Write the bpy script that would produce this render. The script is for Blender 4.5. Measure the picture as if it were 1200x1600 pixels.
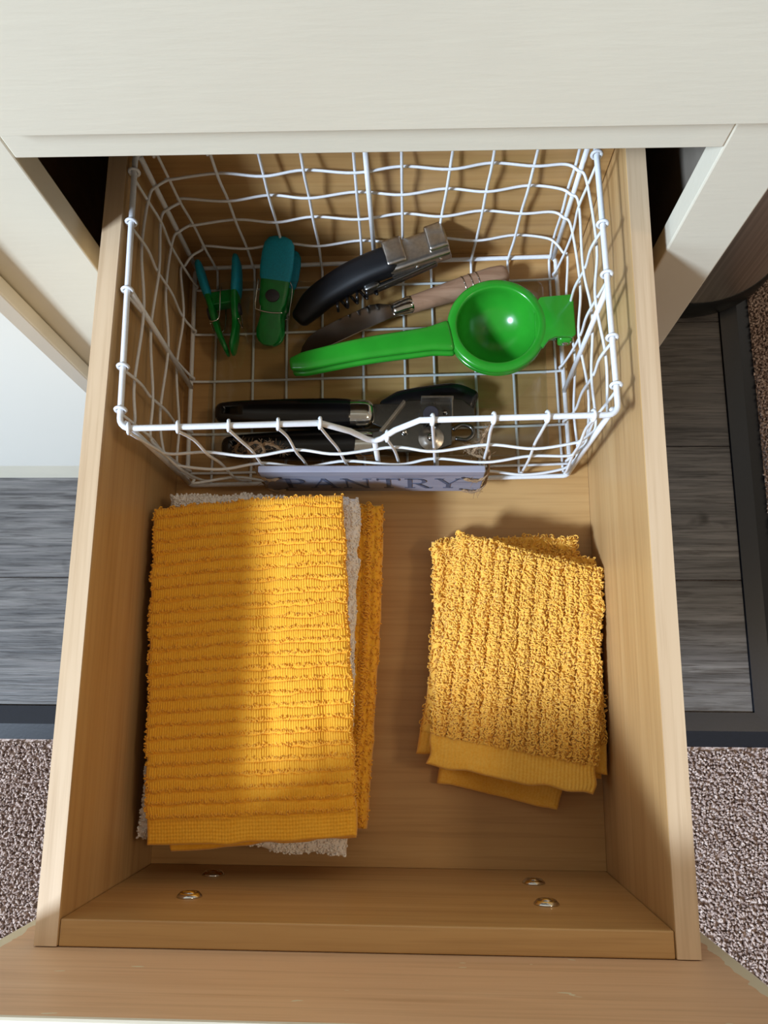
import bpy, bmesh, math, random
import numpy as np
from mathutils import Vector, Matrix

# ------------------------------------------------------------------ clear
for o in list(bpy.data.objects):
    bpy.data.objects.remove(o, do_unlink=True)
S = bpy.context.scene
COL = S.collection
random.seed(4)
rng = np.random.default_rng(7)

# ------------------------------------------------------------------ camera, light, exposure
# world frame: metres, z = 0 is the floor, the cabinet's face frame is the plane y = 0.300
ZR = 0.615                       # height of the drawer box rim above the floor
cam_d = bpy.data.cameras.new('camera')
cam = bpy.data.objects.new('camera', cam_d)
COL.objects.link(cam)
cam.location = (0, 0, ZR + 0.5)
cam.rotation_euler = (0.22597467, 0.03673244, 0.00949282)
cam_d.sensor_fit = 'AUTO'
cam_d.sensor_width = 36.0
cam_d.lens = 36.0 * 1294.29 / 1600.0
cam_d.clip_start = 0.01
S.camera = cam

W = bpy.data.worlds.new('room_daylight')
S.world = W
W.use_nodes = True
bg = W.node_tree.nodes['Background']
bg.inputs['Color'].default_value = (1.0, 0.85, 0.66, 1)
bg.inputs['Strength'].default_value = 0.31

def area(name, loc, target, size, energy, color):
    d = bpy.data.lights.new(name, 'AREA')
    d.shape = 'RECTANGLE'
    d.size, d.size_y = size
    d.energy = energy
    d.color = color
    o = bpy.data.objects.new(name, d)
    COL.objects.link(o)
    o.location = loc
    o.rotation_euler = (Vector(target) - Vector(loc)).to_track_quat('-Z', 'Y').to_euler()
    return o
area('window_daylight', (-3.40, -2.05, ZR + 3.25), (0, 0.1, ZR - 0.05), (0.72, 0.72), 455, (0.67, 0.82, 1.0))
area('room_lamp', (1.25, 0.02, ZR + 1.65), (0, 0.1, ZR - 0.05), (0.26, 0.26), 5.5, (1.0, 0.80, 0.56))
area('window_sky_glow', (-2.15, -0.75, 1.30), (0, 0.1, ZR - 0.05), (1.2, 1.1), 28, (0.60, 0.80, 1.0))

vs = S.view_settings
vs.view_transform = 'Standard'
vs.look = 'None'
vs.gamma = 1.0
vs.use_curve_mapping = False
vs.exposure = 0.0

# ------------------------------------------------------------------ materials
def lin(c):
    return tuple((x / 255 / 12.92) if x / 255 <= 0.04045 else ((x / 255 + 0.055) / 1.055) ** 2.4 for x in c)

def new_mat(name, rough=0.5, metal=0.0, color=(200, 200, 200), spec=0.5):
    m = bpy.data.materials.new(name)
    m.use_nodes = True
    b = m.node_tree.nodes['Principled BSDF']
    b.inputs['Base Color'].default_value = (*lin(color), 1)
    b.inputs['Roughness'].default_value = rough
    b.inputs['Metallic'].default_value = metal
    b.inputs['Specular IOR Level'].default_value = spec
    return m, m.node_tree, b

def coords(nt, scale=(1, 1, 1), rot=(0, 0, 0), obj_random=False):
    tc = nt.nodes.new('ShaderNodeTexCoord')
    mp = nt.nodes.new('ShaderNodeMapping')
    mp.inputs['Scale'].default_value = scale
    mp.inputs['Rotation'].default_value = rot
    nt.links.new(tc.outputs['Object'], mp.inputs['Vector'])
    if obj_random:
        oi = nt.nodes.new('ShaderNodeObjectInfo')
        mu = nt.nodes.new('ShaderNodeMath'); mu.operation = 'MULTIPLY'; mu.inputs[1].default_value = 37.0
        nt.links.new(oi.outputs['Random'], mu.inputs[0])
        cb = nt.nodes.new('ShaderNodeCombineXYZ')
        for k in range(3):
            nt.links.new(mu.outputs[0], cb.inputs[k])
        nt.links.new(cb.outputs[0], mp.inputs['Location'])
    return mp.outputs['Vector']

def noise(nt, vec, scale, detail=4, rough=0.55, dist=0.0):
    n = nt.nodes.new('ShaderNodeTexNoise')
    n.inputs['Scale'].default_value = scale
    n.inputs['Detail'].default_value = detail
    n.inputs['Roughness'].default_value = rough
    n.inputs['Distortion'].default_value = dist
    nt.links.new(vec, n.inputs['Vector'])
    return n.outputs['Fac']

def ramp(nt, fac, stops):
    r = nt.nodes.new('ShaderNodeValToRGB')
    e = r.color_ramp.elements
    while len(e) < len(stops):
        e.new(0.5)
    for k, (p, c) in enumerate(stops):
        e[k].position = p
        e[k].color = (*lin(c), 1) if len(c) == 3 else c
    nt.links.new(fac, r.inputs['Fac'])
    return r.outputs['Color']

def mix(nt, fac, a, b, mode='MIX'):
    m = nt.nodes.new('ShaderNodeMix')
    m.data_type = 'RGBA'
    m.blend_type = mode
    for sock, v in ((m.inputs[0], fac), (m.inputs[6], a), (m.inputs[7], b)):
        if hasattr(v, 'is_linked'):
            nt.links.new(v, sock)
        elif isinstance(v, tuple):
            sock.default_value = (*lin(v), 1)
        else:
            sock.default_value = v
    return m.outputs[2]

def bump(nt, bsdf, h, strength=0.2, dist=0.001):
    b = nt.nodes.new('ShaderNodeBump')
    b.inputs['Strength'].default_value = strength
    b.inputs['Distance'].default_value = dist
    nt.links.new(h, b.inputs['Height'])
    nt.links.new(b.outputs['Normal'], bsdf.inputs['Normal'])

def wood(name, axis, dark, mid, light, rough=0.42, s=1.0, rnd=False):
    m, nt, b = new_mat(name, rough)
    sc = [38.0 * s] * 3
    sc[axis] = 2.2 * s
    v = coords(nt, tuple(sc), obj_random=rnd)
    sc2 = [240.0 * s] * 3
    sc2[axis] = 7.0 * s
    v2 = coords(nt, tuple(sc2), obj_random=rnd)
    n1 = noise(nt, v, 1.0, 5, 0.6, 0.6)
    n2 = noise(nt, v2, 1.0, 3, 0.6)
    c1 = ramp(nt, n1, [(0.28, dark), (0.5, mid), (0.75, light)])
    c2 = ramp(nt, n2, [(0.3, (222, 214, 205)), (0.52, (255, 255, 255))])
    c = mix(nt, 0.55, c1, c2, 'MULTIPLY')
    nt.links.new(c, b.inputs['Base Color'])
    bump(nt, b, n2, 0.12, 0.0005)
    return m

WOOD_Y = wood('maple_laminate_lengthwise', 1, (172, 134, 87), (185, 148, 100), (194, 160, 112))
WOOD_X = wood('maple_laminate_crosswise', 0, (172, 131, 80), (184, 144, 92), (193, 155, 103))
WOOD_RIM = wood('maple_lit_rim', 1, (192, 162, 128), (205, 177, 144), (214, 188, 157), 0.38)  # same maple as the sides, toned paler: light on the rim painted in

def make_paint(name, color, rough=0.42):
    m, nt, b = new_mat(name, rough, color=color)
    v = coords(nt, (30, 220, 220))
    n = noise(nt, v, 1.0, 4, 0.6)
    v2 = coords(nt, (9, 9, 9))
    n2 = noise(nt, v2, 1.0, 3)
    c = ramp(nt, n2, [(0.3, tuple(int(x * 0.975) for x in color)), (0.7, color)])
    nt.links.new(c, b.inputs['Base Color'])
    bump(nt, b, n, 0.25, 0.0006)
    return m
PAINT = make_paint('cream_brushed_paint', (220, 212, 192))
PAINT_DOOR, nt_, b_ = new_mat('glossy_cream_door_paint', 0.22, color=(228, 225, 214))

def make_front_wood():
    # bare timber back of the drawer front, with paint slopped over its margins
    m = wood('bare_timber_with_paint_margins', 0, (206, 166, 128), (221, 182, 144), (229, 194, 158), 0.5, 0.8)
    nt = m.node_tree
    b = nt.nodes['Principled BSDF']
    old = b.inputs['Base Color'].links[0].from_socket
    tc = nt.nodes.new('ShaderNodeTexCoord')
    sp = nt.nodes.new('ShaderNodeSeparateXYZ')
    nt.links.new(tc.outputs['Object'], sp.inputs[0])
    n = noise(nt, tc.outputs['Object'], 45.0, 3)
    def math_(op, a, bb):
        q = nt.nodes.new('ShaderNodeMath'); q.operation = op
        for i, v in enumerate((a, bb)):
            if isinstance(v, (int, float)):
                q.inputs[i].default_value = v
            else:
                nt.links.new(v, q.inputs[i])
        return q.outputs[0]
    wob = math_('MULTIPLY', n, 0.012)
    right = math_('GREATER_THAN', math_('ADD', sp.outputs[0], wob), 0.2082 - 0.0055)
    left = math_('LESS_THAN', math_('SUBTRACT', sp.outputs[0], wob), -0.2082 - 0.0015)
    edge = math_('MAXIMUM', right, left)
    v4 = coords(nt, (20, 20, 60))
    fl = noise(nt, v4, 1.6, 2)
    fleck = math_('GREATER_THAN', fl, 0.735)
    edge = math_('MAXIMUM', edge, fleck)
    c = mix(nt, edge, old, (222, 212, 184))
    nt.links.new(c, b.inputs['Base Color'])
    return m
WOOD_FRONT = make_front_wood()

def simple(name, color, rough=0.5, metal=0.0, bscale=None, bstr=0.1, spec=0.5, var=0.06):
    m, nt, b = new_mat(name, rough, metal, color, spec)
    v = coords(nt)
    n = noise(nt, v, bscale or 120.0, 3)
    c = ramp(nt, n, [(0.3, tuple(max(0, int(x * (1 - var))) for x in color)), (0.7, tuple(min(255, int(x * (1 + var))) for x in color))])
    nt.links.new(c, b.inputs['Base Color'])
    if bscale:
        bump(nt, b, n, bstr, 0.0005)
    return m
WIRE = simple('white_coated_wire', (222, 224, 228), 0.35, bscale=500, bstr=0.08, var=0.02)
CHROME = simple('chrome', (205, 203, 198), 0.14, 1.0, var=0.03)
BRUSHED = simple('brushed_steel', (176, 170, 162), 0.3, 1.0, 300, 0.06)
DARKSTEEL = simple('dark_steel_plate', (112, 112, 111), 0.26, 1.0, 200, 0.05)
BLADE = simple('blade_steel', (150, 140, 130), 0.16, 1.0, var=0.03)
BLACK = simple('glossy_black_plastic', (10, 10, 13), 0.22, var=0.1)
BLACKMATT = simple('soft_black_grip', (9, 10, 15), 0.45, bscale=900, bstr=0.1, spec=0.35)
GREEN = simple('green_enamel', (40, 142, 38), 0.2, bscale=60, bstr=0.02, var=0.03)
CLIPGREEN = simple('green_clip_plastic', (0, 132, 50), 0.3, var=0.08)
b_ = CLIPGREEN.node_tree.nodes['Principled BSDF']; b_.inputs['Transmission Weight'].default_value = 0.25
TEAL = simple('teal_soft_pad', (0, 146, 172), 0.6, bscale=800, bstr=0.05)
KNOB = simple('dark_grey_knob', (46, 44, 52), 0.5)
HANDLEWOOD = wood('greyish_beech_handle', 0, (128, 96, 74), (152, 118, 94), (170, 138, 112), 0.5, 2.5)
JUTE = simple('jute_twine', (142, 116, 88), 0.9, bscale=1500, bstr=0.5, var=0.2)
RUBBER = simple('black_rubber_edging', (26, 28, 34), 0.33, bscale=300, bstr=0.1)
CANBASE = simple('black_bin_base', (24, 25, 25), 0.4)
DARKVOID = simple('raw_chipboard', (104, 76, 48), 0.8, bscale=60, bstr=0.1)
SIDEP = simple('grey_melamine_side', (128, 118, 106), 0.6, bscale=40, bstr=0.05)
WALLP = simple('warm_white_wall', (214, 206, 190), 0.85, bscale=90, bstr=0.1)

def make_can_steel():
    m, nt, b = new_mat('brushed_bin_steel', 0.42, 1.0, (172, 160, 150))
    v = coords(nt, (260, 260, 1.2))
    n = noise(nt, v, 1.0, 3)
    c = ramp(nt, n, [(0.3, (196, 186, 176)), (0.7, (232, 222, 212))])
    nt.links.new(c, b.inputs['Base Color'])
    bump(nt, b, n, 0.15, 0.0005)
    return m
CANSTEEL = make_can_steel()

def make_plank_mat():
    m, nt, b = new_mat('grey_oak_vinyl', 0.42)
    v = coords(nt, (3.4, 74, 74), obj_random=True)
    n1 = noise(nt, v, 1.0, 6, 0.62, 1.1)
    v2 = coords(nt, (14, 330, 330), obj_random=True)
    n2 = noise(nt, v2, 1.0, 4, 0.65, 0.4)
    v3 = coords(nt, (5, 13, 13), obj_random=True)
    n3 = noise(nt, v3, 1.0, 2, 0.5, 1.5)
    c1 = ramp(nt, n1, [(0.22, (60, 57, 57)), (0.45, (102, 97, 96)), (0.62, (124, 118, 115)), (0.8, (154, 148, 145))])
    c2 = ramp(nt, n2, [(0.36, (132, 126, 124)), (0.5, (226, 230, 228)), (0.66, (255, 255, 255))])
    c = mix(nt, 0.85, c1, c2, 'MULTIPLY')
    knot = ramp(nt, n3, [(0.66, (255, 255, 255)), (0.76, (110, 104, 102))])
    c = mix(nt, 0.9, c, knot, 'MULTIPLY')
    oi = nt.nodes.new('ShaderNodeObjectInfo')
    tone = ramp(nt, oi.outputs['Random'], [(0.0, (206, 203, 203)), (1.0, (255, 253, 252))])
    c = mix(nt, 1.0, c, tone, 'MULTIPLY')
    nt.links.new(c, b.inputs['Base Color'])
    bump(nt, b, n2, 0.35, 0.001)
    return m
PLANK = make_plank_mat()

def make_carpet():
    m, nt, b = new_mat('flecked_brown_carpet', 0.95, spec=0.1)
    v = coords(nt)
    n = noise(nt, v, 170.0, 2)
    n2 = noise(nt, v, 420.0, 2)
    c = ramp(nt, n, [(0.32, (150, 126, 116)), (0.5, (200, 176, 164)), (0.68, (230, 210, 198))])
    c2 = ramp(nt, n2, [(0.35, (178, 170, 168)), (0.6, (255, 255, 255))])
    nt.links.new(mix(nt, 0.8, c, c2, 'MULTIPLY'), b.inputs['Base Color'])
    return m
CARPET = make_carpet()

def make_terry(name, color, dark):
    m, nt, b = new_mat(name, 0.9, spec=0.15)
    v = coords(nt)
    n = noise(nt, v, 700.0, 2)
    n2 = noise(nt, v, 60.0, 3)
    c = ramp(nt, n, [(0.3, dark), (0.62, color)])
    c = mix(nt, 0.35, c, ramp(nt, n2, [(0.3, dark), (0.7, color)]))
    nt.links.new(c, b.inputs['Base Color'])
    b.inputs['Sheen Weight'].default_value = 0.25
    b.inputs['Sheen Roughness'].default_value = 0.5
    return m
GOLD = make_terry('golden_yellow_terry', (246, 186, 62), (236, 164, 38))
PALEGOLD = make_terry('pale_gold_terry', (248, 198, 92), (238, 176, 62))
WHITE = make_terry('white_terry', (246, 242, 238), (236, 230, 226))

def make_clear():
    m = bpy.data.materials.new('clear_plastic')
    m.use_nodes = True
    nt = m.node_tree
    nt.nodes.clear()
    out = nt.nodes.new('ShaderNodeOutputMaterial')
    tr = nt.nodes.new('ShaderNodeBsdfTransparent'); tr.inputs['Color'].default_value = (0.93, 0.95, 0.94, 1)
    gl = nt.nodes.new('ShaderNodeBsdfGlossy'); gl.inputs['Roughness'].default_value = 0.08
    lw = nt.nodes.new('ShaderNodeLayerWeight'); lw.inputs['Blend'].default_value = 0.5
    pw = nt.nodes.new('ShaderNodeMath'); pw.operation = 'POWER'; pw.inputs[1].default_value = 4.0
    nt.links.new(lw.outputs['Facing'], pw.inputs[0])
    fr = nt.nodes.new('ShaderNodeMath'); fr.operation = 'MULTIPLY_ADD'; fr.inputs[1].default_value = 0.55; fr.inputs[2].default_value = 0.07
    nt.links.new(pw.outputs[0], fr.inputs[0])
    mx = nt.nodes.new('ShaderNodeMixShader')
    nt.links.new(fr.outputs[0], mx.inputs[0]); nt.links.new(tr.outputs[0], mx.inputs[1]); nt.links.new(gl.outputs[0], mx.inputs[2])
    nt.links.new(mx.outputs[0], out.inputs[0])
    return m
CLEAR = make_clear()

def make_sign_mat():
    m, nt, b = new_mat('whitewashed_sign_board', 0.7)
    v = coords(nt, (10, 60, 160))
    n = noise(nt, v, 1.0, 5, 0.65)
    c = ramp(nt, n, [(0.28, (92, 94, 108)), (0.42, (138, 138, 154)), (0.8, (156, 156, 168))])
    nt.links.new(c, b.inputs['Base Color'])
    bump(nt, b, n, 0.3, 0.0006)
    return m
SIGN = make_sign_mat()
SIGNINK = simple('worn_slate_ink', (72, 78, 98), 0.8, var=0.2)

# ------------------------------------------------------------------ mesh helpers
def V(x, y, z):
    return (x, y, z + ZR)           # drawer-rim height to world height

def link(name, me, parent=None, mats=()):
    o = bpy.data.objects.new(name, me)
    COL.objects.link(o)
    for m in mats:
        me.materials.append(m)
    if parent is not None:
        o.parent = parent
    return o

def origin_of(o):
    v = Vector((0, 0, 0))
    while o is not None:
        v += o.location
        o = o.parent
    return v

def thing(name, label, cat, loc, group=None, kind=None):
    o = bpy.data.objects.new(name, None)
    o.empty_display_size = 0.02
    COL.objects.link(o)
    o.location = loc
    if label:
        o['label'] = label
    if cat:
        o['category'] = cat
    if group:
        o['group'] = group
    if kind:
        o['kind'] = kind
    return o

def part(name, geo, mat, parent=None, smooth=False, label=None, kind=None, angle=None, bevel=0.0, seg=2):
    """geo = (verts, faces) in world coordinates; the mesh is stored relative to the parent"""
    verts, faces = geo
    off = origin_of(parent) if parent is not None else Vector((0, 0, 0))
    me = bpy.data.meshes.new(name)
    a = np.asarray(verts, dtype=float).reshape(-1, 3) - np.array(off)
    me.from_pydata(a.tolist(), [], faces)
    me.validate()
    bm = bmesh.new()
    bm.from_mesh(me)
    bmesh.ops.recalc_face_normals(bm, faces=bm.faces)
    if bevel > 0:
        ed = [e for e in bm.edges if len(e.link_faces) == 2 and e.calc_face_angle(0) > 0.6]
        bmesh.ops.bevel(bm, geom=ed, offset=bevel, segments=seg, profile=0.5, affect='EDGES', clamp_overlap=True)
    bm.to_mesh(me)
    bm.free()
    if smooth:
        me.polygons.foreach_set('use_smooth', [True] * len(me.polygons))
        if angle is not None:
            me.set_sharp_from_angle(angle=math.radians(angle))
    mats = mat if isinstance(mat, (list, tuple)) else [mat]
    o = link(name, me, parent, mats)
    if label:
        o['label'] = label
    if kind:
        o['kind'] = kind
    return o

def join(*gs):
    vv, ff = [], []
    for v, f in gs:
        n = len(vv)
        vv.extend([tuple(p) for p in v])
        ff.extend([tuple(i + n for i in q) for q in f])
    return vv, ff

def box(x0, x1, y0, y1, z0, z1, M=None):
    v = [(x, y, z) for x in (x0, x1) for y in (y0, y1) for z in (z0, z1)]
    f = [(0, 1, 3, 2), (4, 6, 7, 5), (0, 4, 5, 1), (2, 3, 7, 6), (0, 2, 6, 4), (1, 5, 7, 3)]
    if M is not None:
        v = [tuple(M @ Vector(p)) for p in v]
    return v, f

def rbox(x0, x1, y0, y1, z0, z1):          # rim-relative heights
    return box(x0, x1, y0, y1, z0 + ZR, z1 + ZR)

def prism(poly, axis_o, ax, ay, an, depth):
    """2D polygon in the plane (ax, ay) at axis_o, extruded along an"""
    o, ax, ay, an = map(Vector, (axis_o, ax, ay, an))
    n = len(poly)
    v = [tuple(o + ax * p[0] + ay * p[1]) for p in poly] + [tuple(o + ax * p[0] + ay * p[1] + an * depth) for p in poly]
    f = [tuple(range(n)), tuple(range(2 * n - 1, n - 1, -1))]
    f += [(i, (i + 1) % n, (i + 1) % n + n, i + n) for i in range(n)]
    return v, f

def catmull(pts, sub=6, closed=False):
    P = [np.array(p, float) for p in pts]
    n = len(P)
    out = []
    rng_ = range(n) if closed else range(n - 1)
    for i in rng_:
        p0 = P[(i - 1) % n] if closed or i > 0 else 2 * P[0] - P[1]
        p1 = P[i]
        p2 = P[(i + 1) % n]
        p3 = P[(i + 2) % n] if closed or i + 2 < n else 2 * P[-1] - P[-2]
        for k in range(sub):
            t = k / sub
            out.append(0.5 * ((2 * p1) + (-p0 + p2) * t + (2 * p0 - 5 * p1 + 4 * p2 - p3) * t * t + (-p0 + 3 * p1 - 3 * p2 + p3) * t ** 3))
    if not closed:
        out.append(P[-1])
    return out

def tube(pts, r, seg=8, closed=False, caps=True):
    P = [Vector(p) for p in pts]
    n = len(P)
    rs = r if isinstance(r, (list, tuple)) else [r] * n
    T = []
    for i in range(n):
        a = P[(i - 1) % n] if closed or i > 0 else P[0]
        b = P[(i + 1) % n] if closed or i < n - 1 else P[-1]
        t = (b - a)
        T.append(t.normalized() if t.length > 1e-9 else Vector((0, 0, 1)))
    up = Vector((0, 0, 1)) if abs(T[0].z) < 0.9 else Vector((1, 0, 0))
    N = [(up - T[0] * up.dot(T[0])).normalized()]
    for i in range(1, n):
        v = N[-1] - T[i] * N[-1].dot(T[i])
        N.append(v.normalized())
    verts, faces = [], []
    for i in range(n):
        B = T[i].cross(N[i])
        for k in range(seg):
            a = 2 * math.pi * k / seg
            verts.append(tuple(P[i] + (N[i] * math.cos(a) + B * math.sin(a)) * rs[i]))
    m = n if closed else n - 1
    for i in range(m):
        j = (i + 1) % n
        for k in range(seg):
            l = (k + 1) % seg
            faces.append((i * seg + k, i * seg + l, j * seg + l, j * seg + k))
    if caps and not closed:
        faces.append(tuple(range(seg)))
        faces.append(tuple(range((n - 1) * seg + seg - 1, (n - 1) * seg - 1, -1)))
    return verts, faces

def lathe(prof, center, seg=48, M=None, closed_prof=False, top_cap=True):
    """profile of (radius, height) around the z axis at center"""
    v, f = [], []
    n = len(prof)
    for k in range(seg):
        a = 2 * math.pi * k / seg
        for r, h in prof:
            p = Vector((r * math.cos(a), r * math.sin(a), h))
            if M is not None:
                p = M @ p
            v.append((p.x + center[0], p.y + center[1], p.z + center[2]))
    for k in range(seg):
        l = (k + 1) % seg
        for i in range(n if closed_prof else n - 1):
            j = (i + 1) % n
            f.append((k * n + i, l * n + i, l * n + j, k * n + j))
    if not closed_prof:
        if top_cap:
            f.append(tuple(k * n for k in range(seg)))
        f.append(tuple(k * n + n - 1 for k in range(seg - 1, -1, -1)))
    return v, f

def disc(center, r, h, axis=(0, 0, 1), seg=24, bev=0.0):
    M = Vector(axis).to_track_quat('Z', 'Y').to_matrix()
    pr = [(r - bev, 0), (r, bev), (r, h - bev), (r - bev, h)] if bev else [(r, 0), (r, h)]
    return lathe(pr, center, seg, M)

def loft(path, hw, hh, up=(0, 0, 1), n=20, p=2.4, round_ends=True, end=0.8):
    """tube of superellipse sections: hw half width sideways, hh half height along up"""
    P = [Vector(q) for q in path]
    up = Vector(up)
    m = len(P)
    secs = []
    for i in range(m):
        t = (P[min(i + 1, m - 1)] - P[max(i - 1, 0)]).normalized()
        side = t.cross(up).normalized()
        u = side.cross(t).normalized()
        secs.append((P[i], side, u, hw[i], hh[i], t))
    if round_ends:
        def cap(s, sgn):
            c, sd, u, a, b, t = s
            e = min(a, b) * end
            out = []
            for q in (0.35, 0.7, 0.92, 1.0):
                k = math.sqrt(max(0.0, 1 - q * q)) if q < 1 else 0.05
                out.append((c + t * (sgn * e * q), sd, u, a - (1 - k) * e, b - (1 - k) * e, t))
            return out
        secs = list(reversed(cap(secs[0], -1))) + secs + cap(secs[-1], 1)
    v, f = [], []
    for c, sd, u, a, b, t in secs:
        for k in range(n):
            th = 2 * math.pi * k / n
            cx = math.copysign(abs(math.cos(th)) ** (2 / p), math.cos(th))
            sx = math.copysign(abs(math.sin(th)) ** (2 / p), math.sin(th))
            v.append(tuple(c + sd * (a * cx) + u * (b * sx)))
    for i in range(len(secs) - 1):
        for k in range(n):
            l = (k + 1) % n
            f.append((i * n + k, i * n + l, (i + 1) * n + l, (i + 1) * n + k))
    f.append(tuple(range(n)))
    f.append(tuple(range(len(secs) * n - 1, (len(secs) - 1) * n - 1, -1)))
    return v, f

def resample(pts, n):
    P = np.array(pts, float)
    d = np.r_[0, np.cumsum(np.linalg.norm(np.diff(P, axis=0), axis=1))]
    t = np.linspace(0, d[-1], n)
    return np.stack([np.interp(t, d, P[:, k]) for k in range(3)], 1)

def cut(o, geo):
    """cut a real opening into a part"""
    me = bpy.data.meshes.new('cutter')
    off = origin_of(o.parent)
    me.from_pydata([tuple(Vector(p) - off) for p in geo[0]], [], geo[1])
    bm = bmesh.new(); bm.from_mesh(me); bmesh.ops.recalc_face_normals(bm, faces=bm.faces); bm.to_mesh(me); bm.free()
    c = bpy.data.objects.new('cutter', me)
    COL.objects.link(c)
    c.parent = o.parent
    md = o.modifiers.new('cut', 'BOOLEAN')
    md.operation = 'DIFFERENCE'
    md.object = c
    md.solver = 'EXACT'
    dg = bpy.context.evaluated_depsgraph_get()
    new = bpy.data.meshes.new_from_object(o.evaluated_get(dg))
    o.modifiers.clear()
    old = o.data
    o.data = new
    bpy.data.objects.remove(c, do_unlink=True)
    bpy.data.meshes.remove(old)

# ================================================================== SETTING
# carpeted floor with a vinyl-plank area edged in black rubber
floor = part('floor', box(-1.6, 1.6, -1.5, 1.0, -0.03, 0.0), CARPET, kind='structure')
floor['label'] = 'floor of brown flecked carpet around a grey vinyl plank area'

PW = 0.1865
seams = [-0.0087, 0.1625, 0.349, 0.5355, 0.722, 0.93]
ends = {0: [-1.35, -0.72, 0.4343], 1: [-1.35, -0.30, 0.4343], 2: [-1.35, 0.05, 0.4343], 3: [-1.35, -0.5, 0.4343], 4: [-1.35, 0.1, 0.4343]}
for i in range(len(seams) - 1):
    xs = ends[i]
    for a, b in zip(xs[:-1], xs[1:]):
        g = 0.0004
        part('plank', box(a + g, b - g, seams[i] + g, seams[i + 1] - g, -0.002, 0.004), PLANK, floor, bevel=0.0008, seg=1)

def strip(poly, name, o, ax, ay, an, depth):
    t = part(name, prism(poly, o, ax, ay, an, depth), RUBBER, kind='structure', bevel=0.0006, seg=1)
    return t
# mitred rubber edging: ridge along the middle, sloping to the carpet
def edging(name, pts_in, pts_mid, pts_out):
    v, f = [], []
    for a in range(2):
        (xi, yi), (xm, ym), (xo, yo) = pts_in[a], pts_mid[a], pts_out[a]
        v += [(xi, yi, 0.0), (xi, yi, 0.0075), (xm, ym, 0.0098), (xo, yo, 0.0015), (xo, yo, 0.0)]
    n = 5
    f = [(i, (i + 1) % n, (i + 1) % n + n, i + n) for i in range(n)] + [(0, 1, 2, 3, 4), (9, 8, 7, 6, 5)]
    return part(name, (v, f), RUBBER, kind='structure')
edging('trim_1', [(-1.45, -0.0087), (0.4343, -0.0087)], [(-1.45, -0.032), (0.4576, -0.032)], [(-1.45, -0.052), (0.4776, -0.052)])
edging('trim_2', [(0.4343, -0.0087), (0.4343, 0.93)], [(0.4576, -0.032), (0.4576, 0.93)], [(0.4776, -0.052), (0.4776, 0.93)])

# carpet pile: real tufts around the plank area
def pile(x0, x1, y0, y1, step, excl):
    nx, ny = int((x1 - x0) / step), int((y1 - y0) / step)
    gx, gy = np.meshgrid(np.arange(nx), np.arange(ny), indexing='ij')
    x = x0 + (gx.ravel() + rng.uniform(-0.45, 0.45, gx.size) + 0.5) * step
    y = y0 + (gy.ravel() + rng.uniform(-0.45, 0.45, gx.size) + 0.5) * step
    k = ~((x > excl[0]) & (x < excl[1]) & (y > excl[2]) & (y < excl[3]))
    x, y = x[k], y[k]
    n = len(x)
    h = rng.uniform(0.0045, 0.0070, n)
    lean = rng.uniform(-0.0035, 0.0035, (n, 2))
    r = rng.uniform(0.0017, 0.0026, n)
    a0 = rng.uniform(0, 2 * np.pi, n)
    vs_ = []
    for ring, (zz, rr) in enumerate(((0.0, 0.8), (0.62, 1.15), (1.0, 0.45))):
        for q in range(3):
            a = a0 + q * 2 * np.pi / 3 + ring * 0.7
            vs_.append(np.stack([x + lean[:, 0] * zz + np.cos(a) * r * rr, y + lean[:, 1] * zz + np.sin(a) * r * rr, h * zz], 1))
    vv = np.stack(vs_, 1).reshape(-1, 3)
    base = (np.arange(n) * 9)[:, None]
    pat = []
    for ring in range(2):
        for q in range(3):
            w = (q + 1) % 3
            pat.append([ring * 3 + q, ring * 3 + w, ring * 3 + 3 + w, ring * 3 + 3 + q])
    quads = (base[:, :, None] + np.array(pat)[None]).reshape(-1, 4)
    tris = base + np.array([6, 7, 8])[None]
    return vv, quads, tris

def bulk(name, vv, quads, tris, mat, parent, smooth=True, kind='stuff'):
    me = bpy.data.meshes.new(name)
    off = np.array(origin_of(parent)) if parent is not None else np.zeros(3)
    vv = vv - off
    nq, ntri = len(quads), len(tris)
    me.vertices.add(len(vv))
    me.vertices.foreach_set('co', vv.astype(np.float32).ravel())
    loops = np.r_[quads.ravel(), tris.ravel()] if ntri else quads.ravel()
    me.loops.add(len(loops))
    me.loops.foreach_set('vertex_index', loops.astype(np.int32))
    me.polygons.add(nq + ntri)
    st = np.r_[np.arange(nq) * 4, nq * 4 + np.arange(ntri) * 3]
    me.polygons.foreach_set('loop_start', st.astype(np.int32))
    me.update(calc_edges=True)
    me.validate()
    if smooth:
        me.polygons.foreach_set('use_smooth', np.ones(nq + ntri, bool))
    o = link(name, me, parent, [mat])
    if kind:
        o['kind'] = kind
    return o
v_, q_, t_ = pile(-0.62, 0.66, -0.42, -0.053, 0.0034, (-0.10, 0.10, -1, 1))
bulk('carpet_pile', v_, q_, t_, CARPET, floor)
v_, q_, t_ = pile(0.4785, 0.66, -0.053, 0.62, 0.0034, (9, 9, 9, 9))
bulk('carpet_pile', v_, q_, t_, CARPET, floor)

wall = part('wall_back', box(-1.6, 1.6, 0.95, 1.0, 0.0, 2.4), WALLP, kind='structure')
wall['label'] = 'plain wall behind the cabinet'

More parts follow.
